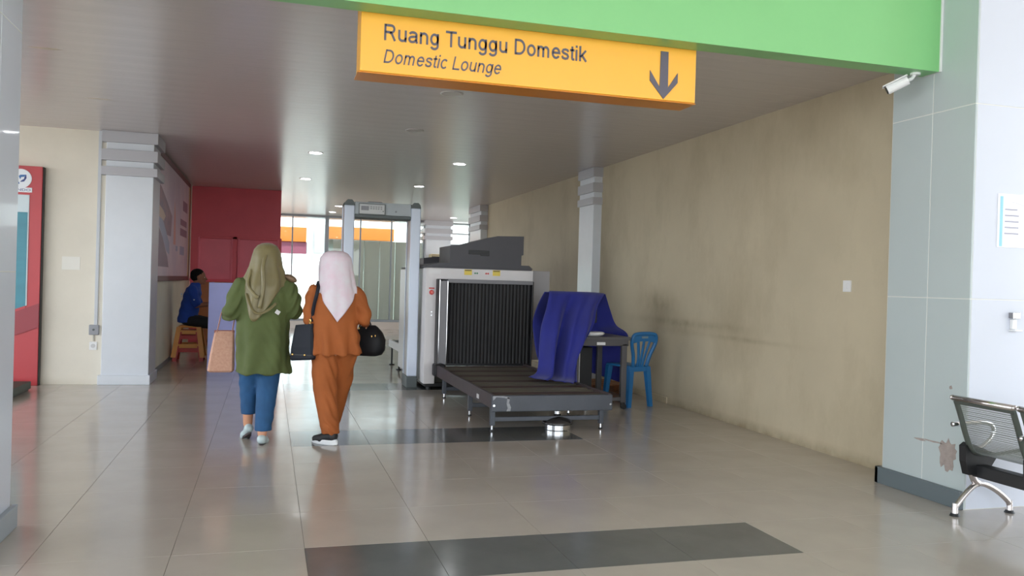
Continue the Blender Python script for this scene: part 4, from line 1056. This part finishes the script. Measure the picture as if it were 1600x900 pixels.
PL = foot(b, jl['anl'], 0, .25, .9, .42); PR = foot(b, jl['anr'], 0, -.12, .9, .06)
fused('body', b, .0068, 2, M_SKIN, WL); face_bits(WL, (0, .035, 1.44))
# jeans
M_JEAN = mat('blue_denim', (38, 84, 128), .8, var=.12, scale=9, bump=.2, bscale=400)
b = MB()
def legtube(b, pts, rad, n=20):
    for i in range(len(pts)-1):
        b.capsule(pts[i], rad[i], pts[i+1], rad[i+1], n, 5)
def trouser(b, hip, knee, hem, r):
    """open-looking trouser leg ending in a flat hem"""
    rs = []; P = [hip, hip.lerp(knee, .5), knee, knee.lerp(hem, .5), hem]
    Q = []
    for i in range(4):
        for t in range(4): Q.append((cr(P[max(i-1, 0)], P[i], P[i+1], P[min(i+2, 4)], t/4), r[i]*(1-t/4) + r[i+1]*t/4))
    Q.append((P[4], r[4])); n = 24
    for c, rad in Q: rs.append([c + V(cos(2*pi*a/n)*rad, sin(2*pi*a/n)*rad*1.05, 0) for a in range(n)])
    b.rings(rs)
b.ellipsoid((-.02, 0, .78), (.155, .12, .12))
trouser(b, V(-.090, .01, .76), V(-.098, .09, .46), V(-.098, .12, .205), (.098, .090, .077, .066, .056))
trouser(b, V(.058, 0, .76), V(.042, .02, .45), V(.018, -.08, .105), (.104, .098, .085, .074, .063))
def crease(a): return lambda p: a*(sin(p.z*58 + 9*sin(p.x*14)) * (.4+.6*sin(p.x*33+p.y*21)))
fused('jeans', b, .010, 3, M_JEAN, WL, fold=crease(.0035))
# shoes
M_FLAT = mat('pale_grey_flats', (186, 202, 204), .5); M_SOLE = mat('dark_sole', (70, 60, 60), .6)
def flat_shoe(P, nm):
    b = MB(); b.chain([P(0, -.022, -.048), P(0, .05, -.066), P(0, .12, -.070), P(.0, .185, -.074)], [.037, .034, .039, .026])
    b.capsule(P(-.012, .1, -.072), .034, P(-.008, .17, -.075), .026); b.capsule(P(.014, .1, -.072), .032, P(.012, .16, -.075), .024)
    o = fused('shoe', b, .006, 2, M_FLAT, WL)
    sb = MB(); n = 20; Rg = lambda z, k: [P((.036 if abs(a) < 99 else 0)*k*cos(2*pi*a/n)*(1.0 if sin(2*pi*a/n) > 0 else .85), .075 + .135*k*sin(2*pi*a/n), z) for a in range(n)]
    sb.rings([Rg(-.108, .94), Rg(-.100, 1.0), Rg(-.092, .98)]); sb.build('sole', M_SOLE, o)
flat_shoe(PL, 'l'); flat_shoe(PR, 'r')
# coat
M_COAT = mat('dark_green_cotton', (86, 98, 54), .8, var=.10, scale=5, bump=.2, bscale=350)
b = MB()
b.loft([(.545, .002, -.005, .204, .168), (.62, .001, 0, .200, .162), (.74, 0, 0, .197, .155), (.88, -.004, 0, .198, .148), (1.0, -.002, 0, .195, .142), (1.10, 0, 0, .198, .138),
        (1.18, 0, 0, .196, .130), (1.245, 0, .005, .178, .112), (1.285, 0, .01, .12, .09), (1.33, 0, .015, .075, .068)], 48,
       fold=lambda a, t: (1-t)**1.2*(.050*sin(6*a+.8) + .035*sin(11*a)))
b.chain([V(-.160, 0, 1.222), V(-.205, -.02, 1.13), V(-.232, -.03, 1.035)], [.075, .074, .072]); b.chain([V(-.232, -.03, 1.03), V(-.270, .10, 1.0), V(-.25, .20, 1.008)], [.068, .052, .044])
b.chain([V(.170, 0, 1.222), V(.208, -.01, 1.13), V(.224, -.01, 1.045)], [.075, .074, .070]); b.chain([V(.224, -.01, 1.04), V(.20, .10, 1.03)], [.068, .05])
def coatfold(p):
    w = .0075*sin(p.z*50 + 7*sin(p.x*15 + p.y*9)) * (1 if abs(p.x) > .17 and p.z > .95 else .25)
    return w + .011*sin(p.x*38 + 2.0*sin(p.z*6))*(min(1, max(.15, (1.02-p.z)/.3)))
coat = fused('coat', b, .010, 3, M_COAT, WL, fold=coatfold)
MB().bbox((-.018, -.003, -.016), (.018, .003, .016), .002, Matrix.Translation((.103, -.137, 1.030)) @ Matrix.Rotation(.55, 4, 'Y') @ Matrix.Rotation(.25, 4, 'Z')).build('white_tag', M_WHITE, coat)

def scarf(parent, m, name, c, rows, hem, n=72, foldamp=.006, k=9, seed=1.0):
    """headscarf: polar sheet over the head whose hem height depends on the direction"""
    rs = []; N = 34
    def prof(z):
        for i in range(len(rows)-1):
            a, b_ = rows[i], rows[i+1]
            if a[0] >= z >= b_[0]:
                t = (a[0]-z)/(a[0]-b_[0]); t = t*t*(3-2*t)*.5 + t*.5
                return [a[j] + (b_[j]-a[j])*t for j in range(1, 5)]
        return list(rows[-1][1:])
    top = rows[0][0]
    for i in range(N):
        t = i/(N-1); ring = []
        for j in range(n):
            a = 2*pi*j/n; hz = hem(a); z = top - (top-hz)*(1-cos(t*pi/2*1.0))**.9 if t < .0 else top - (top-hz)*(t**1.25)
            cx, cy, rx, ry = prof(z)
            fl = foldamp*min(1, max(0, (t-.25)*1.8))*(sin(k*a + seed + 2.5*t) + .6*sin((k*1.7)*a + 2*seed - 2*t))
            ring.append(V(cx + (rx+fl)*cos(a), cy + (ry+fl)*sin(a), z))
        rs.append(ring)
    b = MB(); b.rings(rs, cap0=True, cap1=False)
    o = b.build(name, m, parent, smooth=True); solid(o, .004)
    return o
def bumpf(a, c, w):
    d = (a - c + pi) % (2*pi) - pi
    return exp(-(d/w)**2)
M_OLIVE = mat('olive_satin', (122, 112, 74), .42, var=.08, scale=6, sheen=.2)
rowsL = [(1.568, .012, .02, .012, .012), (1.562, .012, .02, .045, .05), (1.545, .012, .02, .075, .085), (1.51, .01, .02, .098, .108), (1.45, .008, .02, .112, .122), (1.39, .006, .015, .122, .126),
         (1.34, .008, .01, .140, .130), (1.28, .005, .005, .160, .140), (1.22, -.004, .0, .170, .150), (1.12, -.016, -.002, .165, .156), (1.02, -.03, -.003, .155, .160), (.93, -.04, -.003, .15, .164)]
sc = scarf(WL, M_OLIVE, 'headscarf', 0, rowsL, lambda a: 1.235 - .27*bumpf(a, -pi/2-.28, .55) - .085*bumpf(a, -pi/2+.35, .42) - .11*bumpf(a, pi/2, .9) - .03*bumpf(a, pi, .4), foldamp=.0075, k=7)
MB().tube([(-.13, -.110, 1.17), (-.09, -.172, 1.06), (-.04, -.182, 1.02), (.03, -.176, 1.045), (.09, -.158, 1.10)], .012, 8, 5, flat=(.014, .006)).build('scarf_fold', M_OLIVE, sc, smooth=True)
MB().tube([(.012, -.075, 1.50), (-.015, -.135, 1.38), (-.01, -.158, 1.22), (-.035, -.172, 1.06)], .012, 8, 5, flat=(.016, .007)).build('scarf_fold', M_OLIVE, sc, smooth=True)
MB().tube([(-.10, -.06, 1.36), (-.125, -.105, 1.24), (-.07, -.162, 1.16), (-.04, -.172, 1.14)], .012, 8, 5, flat=(.015, .007)).build('scarf_fold', M_OLIVE, sc, smooth=True)
MB().ellipsoid((.195, -.02, 1.295), (.055, .07, .028), M=Matrix.Rotation(.45, 3, 'Y')).build('scarf_end', mat('taupe_scarf_end', (136, 112, 88), .6, var=.1), sc, smooth=True)

# --- tan tote in her left hand
tb = thing('tote_bag', 'tan patterned tote bag hanging from the left hand of the woman in green', 'bag', (-.345, 6.985, .545))
M_TAN = mat('tan_patterned_leather', (200, 156, 132), .6, var2=(186, 138, 116), scale=60)
b = MB(); rb = []
for z, w, d in ((0, .085, .055), (.012, .098, .065), (.15, .088, .058), (.28, .075, .035), (.32, .072, .022)):
    rb.append([(x*w + .02*(z/.3), y*d, z) for x, y in ((-1, -.75), (-.85, -1), (.85, -1), (1, -.75), (1, .75), (.85, 1), (-.85, 1), (-1, .75))])
b.rings(rb, cap1=False); o = b.build('bag_body', M_TAN, tb); solid(o, .004)
MB().bbox((-.055, -.024, .305), (.096, .026, .325), .003).build('rim', mat('tote_rim', (150, 92, 84), .6), tb)
for s_ in (-1, 1): MB().tube([(-.035, .022*s_, .31), (-.018, .020*s_, .40), (.0, .018*s_, .475), (.045, .015*s_, .515), (.095, .018*s_, .46), (.088, .022*s_, .38), (.078, .022*s_, .31)], .006, 8, 5, flat=(.007, .004)).build('handle', mat('tote_handle', (186, 132, 118), .6), tb, smooth=True)

# --- woman in rust suit and white headscarf
WR = thing('person', 'woman in a rust brown suit and white headscarf carrying two dark bags', 'person', (.505, 6.74, 0))
jr = dict(pelvis=V(.0, 0, .78), waist=V(.01, 0, .94), chest=V(.0, 0, 1.11), neck=V(0, .01, 1.25), head=V(0, .03, 1.36),
          shl=V(-.165, 0, 1.20), shr=V(.165, 0, 1.20), ell=V(-.188, -.02, .99), elr=V(.225, -.02, .99), wrl=V(-.18, .15, .99), wrr=V(.255, .15, .955),
          hipl=V(-.070, 0, .74), hipr=V(.085, .02, .74), knl=V(-.055, .015, .42), knr=V(.075, .18, .43), anl=V(-.004, -.04, .095), anr=V(.035, .36, .10))
b = MB(); body(b, jr); head(b, (0, .035, 1.395)); hand(b, jr['wrl'], (.3, .8, .1), (.2, 0, -.9), 1, .92, .6); hand(b, jr['wrr'], (.15, .75, -.55), (-.6, .2, -.5), -1, .92, .9)
QL = foot(b, jr['anl'], 0, .72, .9, .05); QR = foot(b, jr['anr'], 0, 0, .9, 0)
fused('body', b, .0068, 2, M_SKIN, WR); face_bits(WR, (0, .035, 1.395))
M_RUST = mat('rust_brown_cotton', (164, 90, 40), .8, var=.07, scale=6, bump=.2, bscale=350)
b = MB(); b.ellipsoid((.005, 0, .78), (.150, .115, .12))
trouser(b, V(-.070, 0, .74), V(-.055, .015, .42), V(-.006, -.03, .085), (.100, .103, .092, .082, .070))
trouser(b, V(.085, .02, .74), V(.075, .18, .43), V(.028, .35, .10), (.104, .098, .086, .076, .068))
fused('trousers', b, .010, 3, M_RUST, WR, fold=lambda p: .007*sin(p.z*(40 if p.z > .25 else 95) + 6*sin(p.x*18))*(.5 + .5*sin(p.x*30 + 2)))
b = MB()
b.loft([(.705, .012, 0, .206, .158), (.75, .012, 0, .203, .155), (.84, .01, 0, .194, .148), (.92, .006, 0, .183, .140), (.98, .002, 0, .175, .134), (1.05, 0, 0, .178, .134), (1.13, 0, 0, .184, .13),
        (1.19, 0, .004, .178, .115), (1.235, 0, .01, .135, .09), (1.285, 0, .015, .072, .066)], 56, fold=lambda a, t: max(0, (.5-t)/.5)**.9*(.060*sin(9*a+.4) + .035*sin(15*a)))
b.chain([V(-.155, 0, 1.188), V(-.178, -.012, 1.09), V(-.188, -.02, .995)], [.064, .060, .056]); b.chain([V(-.188, -.02, .99), V(-.185, .09, .99)], [.058, .046])
b.chain([V(.160, 0, 1.188), V(.205, -.012, 1.09), V(.228, -.02, 1.0)], [.066, .066, .063]); b.chain([V(.228, -.02, .995), V(.25, .10, .965)], [.058, .046])
fused('tunic', b, .009, 3, M_RUST, WR, fold=lambda p: .011*sin(p.x*55 + 2*sin(p.z*7))*(min(1, max(0, (.99-p.z)/.22))) + .006*sin(p.z*55 + p.x*25)*(1 if abs(p.x) > .16 else .12))
M_WSC = mat('white_pink_cotton', (226, 222, 228), .7, var2=(226, 204, 216), scale=9)
rowsR = [(1.522, 0, .015, .012, .012), (1.518, 0, .015, .058, .06), (1.50, 0, .015, .096, .10), (1.465, 0, .015, .121, .122), (1.40, .002, .012, .130, .130), (1.33, .008, .008, .138, .134),
         (1.27, .014, .004, .142, .140), (1.20, .016, .002, .160, .148), (1.12, .016, .0, .180, .150), (1.02, .014, -.002, .17, .15), (.95, .012, -.002, .16, .15)]
scarf(WR, M_WSC, 'headscarf', 0, rowsR, lambda a: 1.19 - .225*max(0, 1 - abs((a + pi/2 + pi) % (2*pi) - pi)/.95)**1.0 - .10*bumpf(a, pi/2, .9), foldamp=.0045, k=8, seed=2.4)
# trainers
M_TRAIN = mat('black_trainer_knit', (34, 34, 36), .6); M_MID = mat('white_midsole', (226, 228, 230), .45)
def trainer(P):
    b = MB(); b.chain([P(0, -.020, -.030), P(0, .04, -.045), P(0, .11, -.060), P(0, .19, -.066)], [.042, .040, .040, .028])
    b.capsule(P(-.016, .1, -.06), .034, P(-.012, .18, -.066), .026); b.capsule(P(.016, .1, -.06), .034, P(.012, .17, -.066), .026)
    o = fused('trainer', b, .006, 2, M_TRAIN, WR)
    sb = MB(); n = 26; Rg = lambda z, k: [P(.047*k*cos(2*pi*a/n)*(1.05 if sin(2*pi*a/n) > 0 else .92), .078 + .152*k*sin(2*pi*a/n), z) for a in range(n)]
    sb.rings([Rg(-.106, .94), Rg(-.100, 1.0), Rg(-.070, 1.0), Rg(-.058, .93)]); sb.build('midsole', M_MID, o)
    MB().tube([P(0, -.052, -.02), P(0, -.062, .012), P(0, -.05, .03)], .006, 8, 4).build('heel_loop', M_TRAIN, o)
trainer(QL); trainer(QR)

# --- her bags
M_NAVYL = mat('navy_black_leather', (30, 34, 44), .55, spec=.25, var=.1, scale=12); M_GOLD = mat('gold_metal', (214, 176, 108), .25, metal=1.0)
sb_ = thing('shoulder_bag', 'navy leather shoulder bag on the left shoulder of the woman in rust', 'bag', (.285, 6.735, .70), math.radians(-35))
b = MB(); rb = []
for z, w, d in ((-.03, .098, .050), (-.015, .105, .058), (.07, .100, .056), (.16, .088, .046), (.25, .075, .030)):
    rb.append([(x*w, y*d, z + .03*(1-x)*(-.3)) for x, y in ((-1, -.7), (-.85, -1), (.85, -1), (1, -.7), (1, .7), (.85, 1), (-.85, 1), (-1, .7))])
b.rings(rb); b.build('bag_body', M_NAVYL, sb_)
MB().box((-.1, -.061, .0), (.1, -.056, .008)).build('seam_band', M_BLACK, sb_)
for x_ in (-.07, .04): MB().ellipsoid((x_, -.064, .005), (.009, .005, .009)).build('stud', M_GOLD, sb_, smooth=True)
MB().tube([(.062, -.02, .235), (.066, -.03, .262), (.062, -.032, .285), (.052, -.03, .262), (.062, -.02, .235)], .006, 8, 4).build('strap_ring', M_GOLD, sb_, smooth=True)
I = (Matrix.Translation((.285, 6.735, .70)) @ Matrix.Rotation(math.radians(-35), 4, 'Z')).inverted()
O_ = V(.505, 6.74, 0)
strap = [V(.33, 6.68, .965), O_+V(-.165, -.085, 1.08), O_+V(-.142, -.095, 1.19), O_+V(-.128, -.045, 1.262), O_+V(-.128, .05, 1.262), O_+V(-.15, .12, 1.15), V(.33, 6.80, .955)]
MB().tube([I @ p for p in strap], .01, 8, 5, flat=(.015, .007)).build('strap', M_NAVYL, sb_, smooth=True)

hb_ = thing('handbag', 'black rounded handbag with gold rings in the right hand of the woman in rust', 'bag', (.80, 6.92, .68), math.radians(-30))
M_BLKL = mat('black_leather', (22, 22, 25), .55, spec=.25, var=.1, scale=14)
b = MB(); rb = []
for z, w, d in ((0, .075, .05), (.01, .11, .07), (.05, .135, .08), (.13, .140, .08), (.19, .115, .065), (.235, .075, .04), (.25, .055, .024)):
    n = 20; rb.append([(w*(abs(cos(2*pi*i/n))**.7)*(1 if cos(2*pi*i/n) > 0 else -1), d*(abs(sin(2*pi*i/n))**.7)*(1 if sin(2*pi*i/n) > 0 else -1), z) for i in range(n)])
b.rings(rb); b.build('bag_body', M_BLKL, hb_, smooth=True)
for s_ in (-1, 1):
    h_ = MB().tube([(-.075, .03*s_, .215), (-.062, .024*s_, .275), (-.035, .018*s_, .30), (-.005, .02*s_, .275), (.01, .03*s_, .225)], .006, 8, 5).build('handle', M_BLKL, hb_, smooth=True)
    for x_ in (-.073, .008): MB().ellipsoid((x_, .034*s_, .222), (.008, .006, .014)).build('handle_ring', M_GOLD, h_, smooth=True)
MB().ellipsoid((.062, -.084, .165), (.006, .005, .011)).build('zip_pull', M_GOLD, hb_, smooth=True); MB().ellipsoid((.090, -.080, .170), (.006, .005, .011)).build('zip_pull', M_GOLD, hb_, smooth=True)

# --- seated man in blue shirt (local frame faces +Y, turned to face +X)
MN = thing('person', 'man in a blue polo shirt sitting sideways on the orange stool', 'person', (-1.14, 13.62, 0), -pi/2)
jm = dict(pelvis=V(0, -.02, .63), waist=V(0, -.01, .78), chest=V(0, .03, .98), neck=V(0, .07, 1.145), head=V(0, .11, 1.235),
          shl=V(-.17, .04, 1.09), shr=V(.17, .04, 1.09), ell=V(-.20, .10, .84), elr=V(.205, .10, .84), wrl=V(-.15, .32, .87), wrr=V(.16, .31, .86),
          hipl=V(-.09, .02, .61), hipr=V(.09, .02, .61), knl=V(-.10, .36, .56), knr=V(.10, .36, .56), anl=V(-.10, .34, .10), anr=V(.10, .34, .10))
b = MB(); body(b, jm); head(b, (0, .125, 1.265)); hand(b, jm['wrl'], (.2, .9, 0), (.1, 0, -1), 1, 1.0, .5); hand(b, jm['wrr'], (-.2, .9, 0), (-.1, 0, -1), -1, 1.0, .5)
F1 = foot(b, jm['anl'], 0, 0, 1.0, 0); F2 = foot(b, jm['anr'], 0, 0, 1.0, 0)
fused('body', b, .0075, 2, M_SKIN_D, MN); face_bits(MN, (0, .125, 1.265))
b = MB(); b.ellipsoid((0, .105, 1.305), (.080, .100, .082)); b.ellipsoid((0, .085, 1.265), (.079, .080, .075)); fused('hair', b, .007, 1, M_HAIR, MN, fold=lambda p: .003*sin(p.x*160)*sin(p.y*140)).location = (0, -.012, .012)
M_POLO = mat('blue_polo_cotton', (28, 70, 160), .8, var=.08, scale=8)
b = MB(); b.loft([(.575, 0, -.03, .175, .15), (.66, 0, -.025, .175, .145), (.80, 0, -.005, .170, .138), (.93, 0, .02, .175, .132), (1.03, 0, .035, .182, .125), (1.10, 0, .05, .168, .105), (1.145, 0, .065, .105, .08), (1.185, 0, .078, .066, .062)], 36)
for q in (-1, 1): b.chain([V(.165*q, .04, 1.08), V(.19*q, .075, .95), V(.20*q, .10, .875)], [.072, .070, .068])
po = fused('polo_shirt', b, .010, 3, M_POLO, MN, fold=lambda p: .004*sin(p.z*44 + 5*p.y*9))
M_PW = mat('shirt_white_print', (190, 205, 225), .6)
MB().ellipsoid((.258, .085, .93), (.006, .022, .016)).build('sleeve_print', M_PW, po, smooth=True)
MB().bbox((.01, -.128, .965), (.09, -.112, .972), .002).build('back_print', M_PW, po); MB().bbox((.05, -.127, .99), (.085, -.11, 1.02), .002).build('back_print', M_PW, po)
M_BLKT = mat('black_trousers', (24, 24, 28), .8)
b = MB(); b.ellipsoid((0, -.01, .63), (.175, .15, .095))
for q in (-1, 1):
    b.chain([V(.09*q, .02, .61), V(.10*q, .36, .56)], [.098, .080]); b.chain([V(.10*q, .36, .56), V(.10*q, .33, .30), V(.10*q, .34, .13)], [.080, .068, .060])
fused('trousers', b, .010, 3, M_BLKT, MN, fold=crease(.003))
for P in (F1, F2):
    b = MB(); b.chain([P(0, -.02, -.05), P(0, .06, -.066), P(0, .14, -.072), P(0, .20, -.074)], [.042, .038, .040, .026]); fused('shoe', b, .008, 2, M_BLACK, MN)

# ------------------------------------------------------------------ floor-standing air conditioner by the far column
ac = thing('air_conditioner', 'cream floor-standing air conditioner with louvred outlet in front of the far column', 'air conditioner', (4.25, 21.7, 0))
M_AC = mat('cream_ac_case', (214, 200, 160), .45)
MB().bbox((4.04, 21.55, 0), (4.50, 21.90, 2.03), .02).build('case', M_AC, ac, world=True)
MB().bbox((4.06, 21.54, 1.74), (4.48, 21.56, 2.01), .004).build('outlet_recess', mat('dark_recess', (84, 72, 56), .6), ac, world=True)
for k in range(6): MB().bbox((4.065, 21.52, 1.755+.043*k), (4.475, 21.55, 1.772+.043*k), .003).build('louvre', M_AC, ac, world=True)
